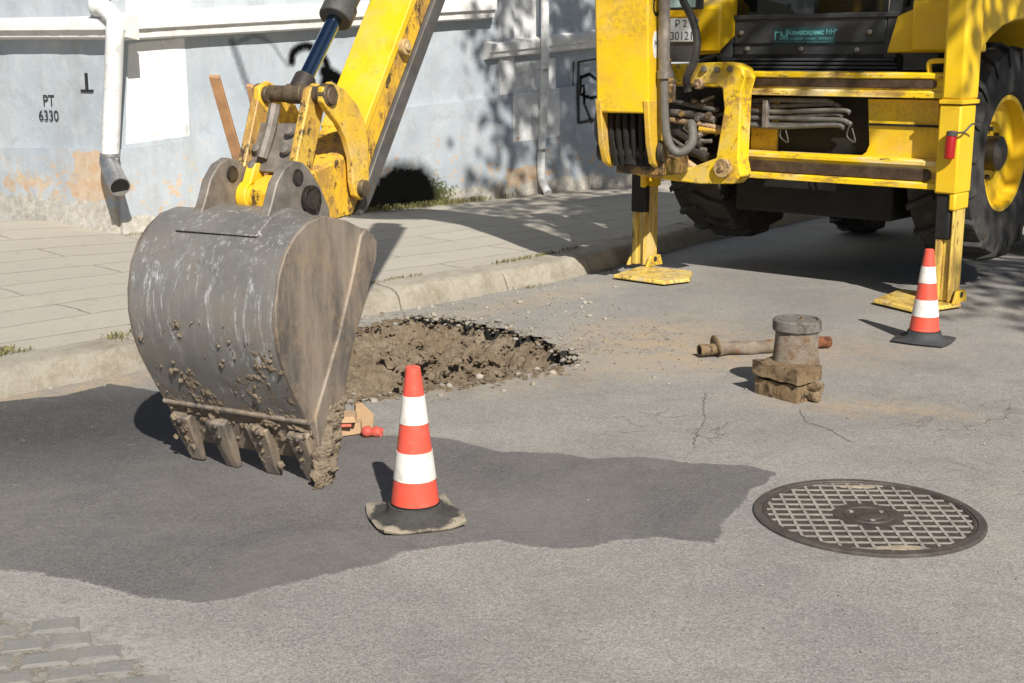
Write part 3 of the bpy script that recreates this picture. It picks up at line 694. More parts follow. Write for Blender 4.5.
# ------------------------------------------------------------ the backhoe loader
bh = thing('backhoe_loader', 'yellow backhoe loader on its stabiliser legs, arm and bucket reaching to the pit', 'digger', FM)
def mpoly(pts, ly): return [(lambda p: (p.x, p.z))(mp(x, y, ly)) for x, y in pts]
def quadbox(pts, ly, back, name, mat, par=bh, bev=.004):
    mb = MB(FM); mb.prism(mpoly(pts, ly), 'y', ly, back); return mb.build(name, mat, par, bev)
# rear frame ------------------------------------------------
mb = MB(FM)
for z0, z1 in ((1.262, 1.415), (.716, .893)):
    mb.prism([(0, z0), (0, z0+.035), (.022, z0+.045), (.022, z1-.045), (0, z1-.035), (0, z1-.008), (.03, z1), (.13, z1), (.13, z0)], 'x', -1.15, 1.06)
rf = mb.build('rear_frame', M['bar'], bh, .003)
for z0, z1 in ((1.318, 1.372), (.762, .836)):
    mb = MB(FM); mb.prism([(-.34, z0), (.96, z0), (.985, z0+.012), (.985, z1-.012), (.96, z1), (-.34, z1)], 'y', .008, .05); mb.build('slide_rail', M['groove'], rf, .006)
quadbox([(868, 99), (939, 100), (939, 166), (858, 158), (866, 152), (869, 145)], .10, .16, 'back_plate', M['yel'], rf)
mb = MB(FM); a = mp(868, 124, .09); b = mp(938, 125, .09); mb.box((a.x, .085, a.z-.008), (b.x, .10, a.z+.006)); mb.build('plate_slot', M['dark'], rf)
mb = MB(FM); mb.box((-.36, .16, .80), (-.16, .20, 1.23)); mb.build('inner_brace', M['yelworn'], rf, .003)
# right stabiliser: outer post, sleeve, leg, foot
def post(cx, tag_, pads):
    mb = MB(FM); mb.box((cx-.088, -.05, 1.25), (cx+.052, .19, 2.08)); ob = mb.build('stabiliser_post', M['yelclean'] if cx > 0 else M['yel'], bh, .022)
    mb = MB(FM); mb.box((cx-.093, -.055, 1.232), (cx+.057, .196, 1.258)); mb.build('post_collar', M['yelclean'] if cx > 0 else M['yel'], ob, .004)
    mb = MB(FM); mb.box((cx-.092, -.046, .70), (cx+.045, .18, 1.226)); mb.box((cx-.0, -.04, .60), (cx+.044, .17, .705)); mb.build('post_sleeve', M['yelclean'] if cx > 0 else M['yel'], ob, .012)
    mb = MB(FM); mb.box((cx-.075, -.02, .04), (cx-.03, .14, .88)); mb.box((cx-.032, .0, .04), (cx+.037, .14, .88)); mb.box((cx+.022, -.025, .04), (cx+.039, .142, .88)); lg = mb.build('stabiliser_leg', M['leg'], bh, .008)
    mb = MB(FM); mb.box((cx-.083, -.028, .42), (cx+.012 if cx > 0 else cx+.044, .03, .715)); mb.build('wear_shadow_strip', M['dark'], lg, .012)  # worn black on the right leg, shadow painted as black on the left
    lo = [FMI @ G(*p, .012) for p in pads]; hi = [Vector((p.x, p.y, .05)) for p in lo]
    cc_ = sum(lo, Vector())/len(lo); hi = [cc_+(p-cc_)*.96+Vector((0, 0, .026)) for p in lo]
    mb = MB(FM); mb.hexa(lo, hi); mb.build('foot_pad', M['leg'], lg, .008)
    mb = MB(FM)
    for dx in (-.09, .075): mb.prism([(-.05, .034), (.15, .034), (.12, .11), (0, .11)], 'x', cx+dx-.010, cx+dx+.010)
    mb.build('foot_bracket', M['yelworn'], lg, .004)
    mb = MB(FM); mb.cyl((cx-.12, .05, .085), (cx+.09, .05, .085), .018); mb.cyl((cx-.13, .05, .085), (cx-.11, .05, .085), .028); mb.build('foot_pin', M['darksteel'], lg)
post(1.13, 'r', [(872, 303), (900, 292), (945, 298), (962, 307), (918, 314)])
post(-1.13, 'l', [(612, 278), (640, 269), (693, 274), (690, 282), (664, 285)])
# red marker lamp on right post
mb = MB(FM); a = mp(951, 146, -.07); mb.lathe([(.026, -.075), (.031, -.07), (.031, .07), (.026, .08)], (a.x, -.08, a.z), (.04, 0, 1), 20); rl = mb.build('tail_lamp', M['red'], bh)
mb = MB(FM); mb.lathe([(.03, .06), (.033, .062), (.033, .085), (.02, .09)], (a.x+.003, -.08, a.z), (.04, 0, 1), 20); mb.build('lamp_cap', M['hose'], rl)
mb = MB(FM); mb.tube([(a.x+.02, -.08, a.z+.08), (a.x+.07, -.065, a.z+.085), (a.x+.10, -.02, a.z+.13), (a.x+.11, .06, a.z+.12)], .006); mb.build('lamp_cable', M['hose'], rl)
# grab loop on upper bar
mb = MB(FM); p = [mp(*q, 0.05) for q in ((930, 74), (929, 64), (934, 61), (950, 61))]; mb.tube([(v.x, .05, v.z) for v in p], .016, 10, 4); mb.build('grab_loop', M['yelclean'], bh)
# kingpost carriage -----------------------------------------
CL = -.22
mb = MB(FM)
top_ = [(662, 64), (722, 62), (733, 63), (742, 68), (745, 78), (741, 92), (738, 160), (741, 176), (733, 184), (700, 184), (650, 178), (622, 172), (621, 163), (690, 168), (716, 158), (724, 108), (722, 88), (714, 84), (662, 84)]
mb.prism(mpoly(top_, CL), 'y', CL, CL+.14); cg = mb.build('carriage', M['carr'], bh, .008)
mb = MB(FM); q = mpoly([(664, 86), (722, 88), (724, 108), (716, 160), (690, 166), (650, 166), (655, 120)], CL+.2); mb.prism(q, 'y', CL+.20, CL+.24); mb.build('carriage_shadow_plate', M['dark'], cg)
for (x, y) in ((691, 68), (705, 69), (718, 70), (731, 69)):
    a = mp(x, y, CL); mb = MB(FM); mb.cyl((a.x, CL-.022, a.z), (a.x, CL+.01, a.z), .022, n=6); mb.cyl((a.x, CL-.03, a.z), (a.x, CL, a.z), .012, n=12); mb.build('bolt', M['bolt'], cg)
for (x, y, r_) in ((724, 168, .062), (700, 84, .035)):
    a = mp(x, y, CL); mb = MB(FM); mb.cyl((a.x, CL-.035, a.z), (a.x, CL+.01, a.z), r_); mb.cyl((a.x, CL-.05, a.z), (a.x, CL-.03, a.z), r_*.35, n=6); mb.build('boss', M['rustpaint'], cg, .004)
for (pts, r_, mt) in (([(668, 100), (700, 107), (718, 110)], .016, 'hosegrey'), ([(664, 112), (690, 114), (715, 120)], .024, 'greysteel'), ([(664, 119), (700, 124), (722, 129)], .02, 'rustpaint'), ([(700, 129), (738, 133)], .022, 'yelworn'),
                      ([(662, 140), (675, 133), (690, 140), (702, 146)], .03, 'darksteel'), ([(670, 152), (690, 150), (708, 158)], .035, 'darksteel'), ([(684, 128), (700, 140), (712, 141)], .014, 'greysteel'), ([(655, 172), (680, 160), (700, 172), (716, 174)], .028, 'rustpaint'), ([(666, 132), (684, 146), (706, 150)], .016, 'greysteel')):
    mb = MB(FM); mb.tube([(lambda v: (v.x, CL+.08, v.z))(mp(x, y, CL+.08)) for x, y in pts], r_, 10); mb.build('hydraulic_line', M[mt], cg)
random.seed(3)
for k in range(9):
    x0_, y0_ = random.uniform(664, 690), random.uniform(98, 160); P_ = [(x0_, y0_), (x0_+12+random.random()*8, y0_+random.uniform(-10, 8)), (x0_+22+random.random()*8, y0_+random.uniform(-8, 8))]
    mb = MB(FM); mb.tube([(lambda v: (v.x, CL+.11+.06*random.random(), v.z))(mp(min(x, 720), min(y, 162), CL+.1)) for x, y in P_], random.uniform(.008, .02), 8); mb.build('hydraulic_line', M[random.choice(('darksteel', 'hose', 'greasy', 'hosegrey'))], cg)
for k in range(10):
    a = mp(random.uniform(666, 716), random.uniform(100, 160), CL+.05); mb = MB(FM); rr_ = random.uniform(.012, .026); mb.cyl((a.x, CL+.04, a.z), (a.x+random.uniform(-.04, .04), CL+.16, a.z+random.uniform(-.03, .03)), rr_, n=6 if k % 2 else 14); mb.build('fitting', M[random.choice(('darksteel', 'greasy', 'bolt', 'swing'))], cg, .002)
# swing cylinders / valve body behind
mb = MB(FM); mb.cyl((-.9, .02, 1.05), (-.45, .04, 1.02), .055); mb.lathe([(.05, -.08), (.09, -.06), (.09, .06), (.05, .08)], (-.72, -.02, .98), (0, 1, 0)); mb.build('swing_cylinder', M['darksteel'], cg)
# swing casting that carries the boom
A0 = FMI @ (FO @ Vector((0, 4.02, 1.0)))
mb = MB(FM); mb.hexa([(-.95, CL+.02, .74), (-.62, CL+.02, .74), (A0.x+.20, A0.y+.08, .78), (A0.x-.15, A0.y+.05, .78)], [(-.95, CL+.02, .86), (-.62, CL+.02, .86), (A0.x+.20, A0.y+.08, .88), (A0.x-.15, A0.y+.05, .88)])
mb.hexa([(-.95, CL+.02, 1.36), (-.80, CL+.02, 1.36), (A0.x+.14, A0.y+.28, 1.22), (A0.x-.02, A0.y+.22, 1.22)], [(-.95, CL+.02, 1.46), (-.80, CL+.02, 1.46), (A0.x+.14, A0.y+.28, 1.34), (A0.x-.02, A0.y+.22, 1.34)])
mb.cyl((-.84, CL+.02, .72), (-.84, CL+.02, 1.5), .05)
sw = mb.build('swing_casting', M['swing'], bh, .01)
# hoses in the opening
hz = 0
for k, (y0, y1, y2, xe) in enumerate(((101, 100, 101, 826), (104, 106, 104, 831), (110, 112, 110, 842), (113, 117, 114, 834), (118, 118, 120, 840), (121, 124, 122, 842), (124, 127, 125, 836))):
    mb = MB(FM); mb.tube([(lambda v: (v.x, -.0+.06+.015*(k % 2), v.z))(mp(x, y, .06)) for x, y in ((742, y0), (775, y1), (805, (y1+y2)/2), (xe, y2), (xe+8, y2+3))], .0155, 10); mb.build('hose', M['hosegrey'], rf)
mb = MB(FM); a = mp(765, 114, .03); mb.box((a.x-.018, .02, a.z-.09), (a.x+.018, .10, a.z+.09)); mb.build('hose_clamp', M['greysteel'], rf, .004)
for x in (783, 850): mb = MB(FM); mb.tube([(lambda v: (v.x, .06, v.z))(mp(*q, .06)) for q in ((x, 124), (x-3, 136), (x+5, 142), (x+2, 128))], .005, 6); mb.build('cable_tie', M['hose'], rf)
# chassis --------------------------------------------------
mb = MB(FM); mb.box((-.55, .30, .46), (.62, 3.6, 1.05)); mb.box((-.72, .18, .86), (.74, .9, 1.36)); mb.box((-.5, 1.35, .40), (.68, 2.5, .7)); mb.box((-.85, 1.7, .5), (-.5, 2.45, 1.1)); mb.cyl((-.8, .90, .89), (.8, .90, .89), .13); mb.box((-.16, .70, .70), (.16, 1.1, 1.1)); mb.build('chassis', M['dark'], bh, .02)
# cab ------------------------------------------------------
CY = .42
cabp = [mp(722, 55, CY), mp(890, 55, CY), mp(897, 0, CY), mp(725, 0, CY)]
xl, xr = cabp[0].x+.01, cabp[1].x+.01; zs = mp(800, 17, CY).z; zb_ = mp(800, 55, CY).z
mb = MB(FM); mb.box((xl+.08, CY+.01, zb_), (xr-.05, CY+.05, zs)); cab = mb.build('cab', M['panel'], bh, .006)
for xx, dx in ((xl-.02, .0), (xr-.05, .03)):
    mb = MB(FM); mb.hexa([(xx, CY-.015, zb_-.02), (xx+.09, CY-.015, zb_-.02), (xx+.09, CY+.07, zb_-.02), (xx, CY+.07, zb_-.02)], [(xx+dx, CY+.1, 2.75), (xx+.09+dx, CY+.1, 2.75), (xx+.09+dx, CY+.19, 2.75), (xx+dx, CY+.19, 2.75)]); mb.build('cab_pillar', M['panel'], cab, .006)
for xx in (xl-.02, xr+.0): mb = MB(FM); mb.box((xx, 1.75, 1.3), (xx+.07, 1.83, 2.75)); mb.build('cab_pillar', M['panel'], cab, .006)
mb = MB(FM); mb.box((xl-.02, CY-.005, zs-.012), (xr+.04, CY+.03, zs+.022)); mb.build('window_sill', M['panel'], cab, .006)
mb = MB(FM); mb.box((xl-.12, CY, 2.73), (xr+.12, 2.0, 2.86)); mb.build('cab_roof', M['yel'], cab, .03)
mb = MB(FM); mb.box((xl, CY+.5, 1.30), (xr, 1.8, 1.42)); mb.box((xl, 1.74, 1.35), (xr, 1.8, 1.95)); mb.build('cab_floor', M['dark'], cab)
mb = MB(FM); mb.box((xl+.09, CY+.02, zs+.02), (xr-.05, CY+.026, 2.70)); mb.build('rear_window', M['glass'], cab)
for i in range(6):
    mb = MB(FM); z = zb_-.03-.026*i; mb.box((xl-.0+.01*i, CY-.03, z-.008), (xr+.03+.01*i, CY+.04, z+.008)); mb.build('grille_slat', M['panel'], cab, .003)
mb = MB(FM); mb.box((xl, CY, zb_-.22), (xr+.06, CY+.05, zb_)); mb.build('grille_back', M['dark'], cab)
mb = MB(FM); mb.box((xl+.03, CY-.002, zb_+.075), (xr, CY+.02, zb_+.082)); mb.build('panel_seam', M['dark'], cab)
for q in ((741, 33), (870, 32), (747, 49), (801, 49), (857, 50)):
    a = mp(*q, CY); mb = MB(FM); mb.lathe([(.019, 0), (.017, .012), (.006, .018)], (a.x, CY+.008, a.z), (0, -1, 0), 14); mb.build('panel_bolt', M['bolt'], cab)
a = mp(804, 35.5, CY); mb = MB(FM); mb.box((a.x-.225, CY+.006, a.z-.065), (a.x+.225, CY+.012, a.z+.055)); st = mb.build('sticker', M['decal'], cab)
text('ГМ', .075, M['teal'], cab, on(FM, a.x-.175, CY+.0045, a.z-.005), bold=True)
text('"Камосервис НН"', .045, M['teal'], cab, on(FM, a.x+.05, CY+.0045, a.z+.02), bold=True)
text('ПРОДАЖА · СЕРВИС · ЗАПЧАСТИ', .020, M['teal'], cab, on(FM, a.x+.05, CY+.0045, a.z-.022))
text('ЭКСКАВАТОРЫ-ПОГРУЗЧИКИ И СПЕЦТЕХНИКА', .019, M['teal'], cab, on(FM, a.x, CY+.0045, a.z-.05))
# things seen through the cab window: seat, levers
mb = MB(FM); mb.box((xl+.35, .75, 1.35), (xl+.85, 1.3, 1.60)); mb.box((xl+.35, 1.22, 1.55), (xl+.85, 1.36, 2.2)); mb.build('operator_seat', M['seat'], cab, .05)
mb = MB(FM)
for i, x in enumerate((.12, .40, .62)):
    mb.tube([(xl+x, .62, 1.4), (xl+x+.01, .60, 1.75), (xl+x+.02, .57, 1.86)], .014)
mb.build('control_lever', M['greysteel'], cab)
mb = MB(FM); a = mp(748, 6, .6); mb.tube([(a.x-.01, .55, a.z-.1), (a.x, .55, a.z+.12)], .02); mb.build('fire_extinguisher', M['red'], cab)
mb = MB(FM)
for i in range(5): b = mp(759, 8, .62); mb.lathe([(.07, -.008), (.075, 0), (.07, .008)], (b.x, .62, b.z-.05+.03*i), (.5, 0, 1), 18)
mb.build('lever_boot', M['hosegrey'], cab)
# fenders --------------------------------------------------
WZ = .89; WY = .90; WR = .70
def fender(sx, x0, x1):
    mb = MB(FM); rings = []
    for i in range(25):
        a = R(168-i*6.2)                                      # from rear round to front
        r_ = .86; y = WY-(-math.cos(a))*-r_ if False else WY+math.cos(a)*r_; z = WZ+math.sin(a)*r_
        rings.append([mb.bm.verts.new(FM @ Vector(p)) for p in ((x0, y, z), (x1, y, z), (x1, WY+math.cos(a)*(r_-.03), WZ+math.sin(a)*(r_-.03)), (x0, WY+math.cos(a)*(r_-.03), WZ+math.sin(a)*(r_-.03)))])
    for A, B in zip(rings, rings[1:]):
        for k in range(4): mb.bm.faces.new((A[k], A[(k+1) % 4], B[(k+1) % 4], B[k]))
    mb.bm.faces.new(rings[0][::-1]); mb.bm.faces.new(rings[-1])
    return mb
def arcpoly(r0, a0, a1, n_=14): return [(WY+math.cos(R(a0+(a1-a0)*i/n_))*r0, WZ+math.sin(R(a0+(a1-a0)*i/n_))*r0) for i in range(n_+1)]
rfx0, rfx1 = .70, 1.15
mb = MB(FM)
# solid wing: side profile with the wheel arch cut out
prof = [(.10, 1.50)]+[(y, z) for y, z in arcpoly(.80, 128, 20)]+[(1.75, 1.15), (1.75, 1.45), (1.3, 1.82), (.6, 1.86), (.12, 1.86)]
prof = [(.25, 1.535), (.40, 1.62), (.58, 1.69), (.78, 1.728), (.95, 1.745), (1.2, 1.72), (1.45, 1.60), (1.65, 1.40), (1.74, 1.12), (1.80, 1.14), (1.78, 1.42), (1.5, 1.74), (1.2, 1.88), (.75, 1.93), (.34, 1.90), (.235, 1.85)]
mb.prism(prof, 'x', rfx0, rfx1); fr_ = mb.build('rear_fender', M['yelclean'], bh, .02)
q = mpoly([(897, 16), (928, 2), (962, -6), (979, -6), (979, 52), (886, 53)], .30); mb = MB(FM); mb.prism(q, 'y', .30, .42); mb.build('body_panel', M['yelclean'], bh, .012)
q = mpoly([(893, 13), (928, -2), (928, -40), (900, -40)], .5); mb = MB(FM); mb.prism(q, 'y', .5, .51); mb.build('quarter_window', M['glass'], cab)
q = mpoly([(697, 18), (730, 3), (728, 53), (697, 55)], .42); mb = MB(FM); mb.prism(q, 'y', .42, .52); mb.build('body_panel', M['yelclean'], bh, .008)
mb = MB(FM); mb.prism(prof, 'x', -1.13, -.68); mb.build('rear_fender', M['yelclean'], bh, .02)
# wheels ---------------------------------------------------
def wheel(cx, cy, cz, r_, wd, rr, lugs, out):
    mb = MB(FM); h_ = wd/2
    mb.lathe([(rr*.98, -h_*.8), (rr*1.05, -h_*.93), (r_*.80, -h_), (r_*.93, -h_*.93), (r_*.965, -h_*.6), (r_*.97, 0), (r_*.965, h_*.6), (r_*.93, h_*.93), (r_*.80, h_), (rr*1.05, h_*.93), (rr*.98, h_*.8)], (cx, cy, cz), (1, 0, 0), 56, closed=True)
    ty = mb.build('wheel', M['rubber'], bh, ang=40)
    mb = MB(FM)
    for k in range(lugs):
        for sd in (-1, 1):
            a = 2*math.pi*(k+(.5 if sd > 0 else 0))/lugs; pts = []
            for (t, da, ra) in ((.02, .0, 1.0), (.55, .08, 1.0), (.98, .17, .955), (1.03, .19, .86)):
                pts.append((sd*t*h_, a+da, r_*ra))
            for (p, q_) in zip(pts, pts[1:]):
                def V_(x, an, rad): return (cx+x, cy+math.cos(an)*rad, cz+math.sin(an)*rad)
                w_ = .042; dp_ = r_*.06
                mb.hexa([V_(p[0], p[1]-w_, p[2]-dp_), V_(p[0], p[1]+w_, p[2]-dp_), V_(q_[0], q_[1]+w_, q_[2]-dp_), V_(q_[0], q_[1]-w_, q_[2]-dp_)],
                        [V_(p[0], p[1]-w_*.75, p[2]+.01), V_(p[0], p[1]+w_*.75, p[2]+.01), V_(q_[0], q_[1]+w_*.75, q_[2]+.01), V_(q_[0], q_[1]-w_*.75, q_[2]+.01)])
    mb.build('tread', M['rubber'], ty, .006)
    mb = MB(FM); s = out
    mb.lathe([(rr*1.0, -h_*.8), (rr*1.03, -h_*.82), (rr*1.03, h_*.80*1), (rr*1.0, h_*.86), (rr*.93, h_*.84), (rr*.90, h_*.5), (rr*.55, h_*.42), (rr*.50, h_*.30), (.001, h_*.28)], (cx, cy, cz), (s, 0, 0), 48)
    mb.build('rim', M['yelclean'], ty, ang=30)
    mb = MB(FM); mb.lathe([(rr*.30, h_*.2), (rr*.30, h_*.7), (rr*.2, h_*.8), (.001, h_*.8)], (cx, cy, cz), (s, 0, 0), 24)
    for k in range(8):
        a = 2*math.pi*k/8; c_ = (cx+s*h_*.28, cy+math.cos(a)*rr*.42, cz+math.sin(a)*rr*.42); mb.cyl(c_, (c_[0]+s*.03, c_[1], c_[2]), .016, n=6)
    mb.build('hub', M['darksteel'], ty)
wheel(.92, WY, WZ, WR, .43, .375, 18, 1)
wheel(-.90, WY, WZ, WR, .43, .375, 18, -1)
for x in (-.88, .88): wheel(x, 2.95, .47, .46, .32, .24, 16, 1 if x > 0 else -1)
# front part of the machine (behind the cab) ---------------
mb = MB(FM); mb.prism([(1.85, 1.0), (3.9, 1.0), (4.0, 1.35), (3.8, 1.5), (1.85, 1.72)], 'x', -.42, .46); mb.build('engine_hood', M['yel'], bh, .04)
mb = MB(FM); mb.box((-.7, 2.7, .42), (.7, 3.15, .62)); mb.cyl((-.75, 2.95, .47), (.75, 2.95, .47), .07); mb.build('front_axle', M['dark'], bh, .02)
for x in (-.62, .66):
    mb = MB(FM); mb.prism([(2.0, 1.35), (3.6, 1.25), (4.6, .5), (4.75, .6), (3.75, 1.45), (2.0, 1.55)], 'x', x-.05, x+.05); mb.build('loader_arm', M['yel'], bh, .01)
mb = MB(FM); mb.prism([(4.6, .2), (5.5, .15), (5.5, .2), (4.75, .35), (4.75, .9), (4.68, .95), (4.55, .6)], 'x', -1.15, 1.15); mb.build('loader_bucket', M['steelside'], bh, .008)
# number plate, lamp on the left rear corner ---------------
mb = MB(FM); q = mpoly([(662, 20), (697, 18), (690, 62), (662, 62)], .06); mb.prism(q, 'y', .06, .09); mb.build('corner_bracket', M['railgrey'], bh, .006)
a = mp(682, 30, .04); mb = MB(FM); mb.box((a.x-.10, .04, a.z-.08), (a.x+.10, .055, a.z+.08)); npl = mb.build('number_plate', M['whitepaint'], bh, .006)
text('Р 2', .07, M['text'], npl, on(FM, a.x-.01, .0385, a.z+.04)); text('30121', .078, M['text'], npl, on(FM, a.x, .0385, a.z-.042))
q = mpoly([(664, 0), (695, -3), (697, 9), (664, 10)], .04); q = [(p[0], p[1]) for p in q]; mb = MB(FM); mb.prism([(q[3][0], q[3][1]), (q[2][0], q[2][1]), (q[2][0], q[2][1]+.13), (q[3][0], q[3][1]+.13)], 'y', .04, .13); lp = mb.build('work_lamp', M['panel'], bh, .01)
mb = MB(FM); mb.prism([(q[3][0]+.012, q[3][1]+.012), (q[2][0]-.012, q[2][1]+.012), (q[2][0]-.012, q[2][1]+.118), (q[3][0]+.012, q[3][1]+.118)], 'y', .032, .05); mb.build('lamp_lens', M['lens'], lp, .006)
# boom -----------------------------------------------------
BW = .172
mb = MB(FO)
boomp = [(3.86, 1.17), (3.80, 1.9), (3.70, 2.6), (3.30, 3.35), (2.45, 4.02), (2.62, 4.25), (3.55, 3.75), (4.05, 2.9), (4.13, 2.0), (4.14, 1.16)]
mb.prism(boomp, 'x', -BW, BW); boom = mb.build('boom', M['yel'], bh, .012)
for sx in (-1, 1):
    mb = MB(FO); mb.prism([(3.84, 1.25), (3.90, .98), (3.97, .86), (4.08, .82), (4.18, .9), (4.17, 1.25)], 'x', sx*(BW+.001), sx*(BW-.035)); mb.build('boom_foot_plate', M['yelworn'], boom, .006)
mb = MB(FO); mb.cyl((-BW-.03, 4.05, .93), (BW+.03, 4.05, .93), .05); mb.cyl((-BW-.045, 4.05, .93), (-BW-.01, 4.05, .93), .07); mb.cyl((BW+.01, 4.05, .93), (BW+.045, 4.05, .93), .07); mb.build('boom_pin', M['darksteel'], boom, .004)
mb = MB(FO)
for x in (-.11, -.065, -.02, .03, .08, .12): mb.tube([(x, 3.97, 1.3), (x*1.05, 3.98, 1.05), (x*.9, 4.04, .84)], .02)
mb.cyl((0, 4.08, .85), (0, 4.06, 1.5), .075); mb.build('boom_hoses', M['dark'], boom)
mb = MB(FO); mb.box((-BW+.04, 4.10, .86), (BW-.04, 4.13, 1.3)); mb.build('boom_foot_web', M['dark'], boom)
mb = MB(FO)
for pts, r_ in (([(BW+.05, 3.93, 2.4), (BW+.05, 3.96, 1.75), (BW+.05, 3.98, 1.3), (BW+.07, 4.0, 1.02), (BW+.14, 4.02, .93), (BW+.22, 4.04, .99), (BW+.20, 4.08, 1.10), (BW+.16, 4.15, 1.08)], .028),):
    mb.tube(pts, r_, 12)
bhz = mb.build('boom_hose', M['hosegrey'], boom)
mb = MB(FO); mb.cyl((BW+.05, 3.94, 1.95), (BW+.05, 3.975, 1.42), .036); mb.cyl((BW+.05, 3.974, 1.425), (BW+.05, 3.977, 1.38), .044); mb.build('hose_sleeve', M['greysteel'], bhz)
mb = MB(FO); mb.tube([(-BW-.02, 4.1, 1.9), (-BW-.03, 4.05, 1.4), (-BW-.05, 4.0, 1.1), (-BW-.02, 3.98, .98), (-BW+.03, 4.05, .92)], .018); mb.build('boom_hose', M['hosegrey'], boom)
mb = MB(FM); mb.tube([(lambda v: (v.x, -.42, v.z))(mp(x, y, -.42)) for x, y in ((676, -30), (683, 0), (692, 18), (697, 40), (694, 62), (687, 78), (688, 92))], .026); mb.build('boom_hose', M['hose'], boom)
mb = MB(FM); mb.tube([(lambda v: (v.x, -.46, v.z))(mp(x, y, -.46)) for x, y in ((664, -30), (664, 10), (662, 40), (666, 62), (672, 84))], .030); mb.build('boom_hose', M['hose'], boom)
# marks on the boom side: emblem ring and sticker
RS = lambda y, z: FO @ Matrix.Translation((BW+.0012, y, z)) @ Matrix.Rotation(math.pi/2, 4, 'Z') @ STAND
text('C', .16, M['dark'], boom, RS(3.94, 1.80), bold=True)
mb = MB(FO); mb.lathe([(.065, 0), (.065, .0012)], (BW+.0003, 3.95, 1.58), (1, 0, 0), 24)
for v in mb.bm.verts:
    l = FO.inverted() @ v.co; v.co = FO @ Vector((l.x, 3.95+(l.y-3.95)*.75, 1.58+(l.z-1.58)*1.25))
stk = mb.build('sticker', M['whitepaint'], boom)
text('M', .07, M['text'], boom, RS(3.95, 1.58) @ Matrix.Translation((0, 0, .0015)))
# dipper ---------------------------------------------------
d0, d1 = -.385, -.195
e = Vector((.6, .8)).normalized(); nn_ = Vector((-.8, .6))
mb = MB(FB)
mb.prism([(.13, .955), (.115, 1.02), (.15, 1.06), (.30, 1.10), (.44, 1.13), (.575, 1.232), (.575+e.x*3.15, 1.232+e.y*3.15), (.675+e.x*3.15, 1.155+e.y*3.15), (.675, 1.155), (.59, 1.02), (.50, .905), (.36, .90), (.22, .93)], 'x', d0, d1)
dip = mb.build('dipper', M['dipside'], bh, .008)
mb = MB(FB); mb.prism([(.575+e.x*.005, 1.2395+e.y*.0), (.575+e.x*3.1, 1.2395+e.y*3.1), (.60+e.x*3.1, 1.215+e.y*3.1), (.60, 1.215)], 'x', d0-.006, d1+.006-.0); mb.build('top_plate', M['yel'], dip, .003)
mb = MB(FB); mb.prism([(.53, .935), (.680, 1.150), (.680+e.x*3.0, 1.150+e.y*3.0), (.735+e.x*3.0, 1.112+e.y*3.0), (.735, 1.112), (.60, .935), (.54, .90)], 'x', d0-.004, d1+.012); mb.build('slide_rail', M['railgrey'], dip, .004)
a = bp(401, 47, d1); mb = MB(FB); mb.cyl((d1-.01, a.y, a.z), (d1+.03, a.y, a.z), .032); mb.cyl((d1, a.y, a.z), (d1+.04, a.y, a.z), .016); mb.build('pin_boss', M['rustpaint'], dip, .003)
# linkage
mb = MB(FB); mb.cyl((-.49, .335, 1.37), (-.15, .31, 1.368), .031); mb.cyl((-.50, .335, 1.37), (-.465, .335, 1.37), .037); mb.cyl((-.185, .31, 1.368), (-.145, .31, 1.368), .041); mb.cyl((-.35, .325, 1.37), (-.27, .32, 1.37), .037); pv = mb.build('link_pivot', M['greasy'], bh, .004)
lev = [(.272, 1.395), (.33, 1.415), (.41, 1.385), (.49, 1.325), (.535, 1.26), (.556, 1.18), (.556, 1.04), (.535, .985), (.50, .965), (.462, .985), (.445, 1.04), (.44, 1.13), (.405, 1.21), (.36, 1.265), (.30, 1.31), (.268, 1.345)]
for x in (-.165, -.455):
    mb = MB(FB); mb.prism(lev, 'x', x-.014, x+.014); lv = mb.build('tipping_lever', M['yelworn'], bh, .005)
    for c_ in ((.035, .50, 1.012, .033), (.03, .31, 1.365, .032)): mb = MB(FB); mb.cyl((x-c_[0], c_[1], c_[2]), (x+c_[0], c_[1], c_[2]), c_[3]); mb.build('lever_pin', M['greasy'], lv, .004)
for x in (-.465, -.235):
    mb = MB(FB); mb.prism([(.285, 1.39), (.34, 1.41), (.375, 1.37), (.36, 1.30), (.255, 1.04), (.19, .98), (.14, 1.03), (.17, 1.10)], 'x', x-.018, x+.018); lk = mb.build('bucket_link', M['link'], bh, .005)
mb = MB(FB); mb.prism([(.195, 1.09), (.23, 1.08), (.31, 1.25), (.28, 1.265)], 'x', -.45, -.25); cp_ = mb.build('link_web', M['greysteel'], lk, .004)
mb = MB(FB)
for x, y, z in ((-.42, .235, 1.17), (-.29, .235, 1.17), (-.29, .265, 1.235), (-.42, .205, 1.11)): mb.lathe([(.02, 0), (.017, .014), (.005, .018)], (x, y-.015, z), (0, -.86, .5), 12)
mb.tube([(-.37, .27, 1.33), (-.37, .235, 1.24), (-.385, .20, 1.14)], .022, 8); mb.build('link_bolts', M['greysteel'], lk)
mb = MB(FB); mb.cyl((-.45, .165, 1.0), (-.19, .165, 1.0), .044); mb.cyl((-.445, .165, 1.0), (-.40, .165, 1.0), .056); mb.prism([(.12, 1.0), (.21, 1.0), (.24, 1.12), (.18, 1.12)], 'x', -.44, -.40); mb.build('link_tube', M['yel'], lk, .004)
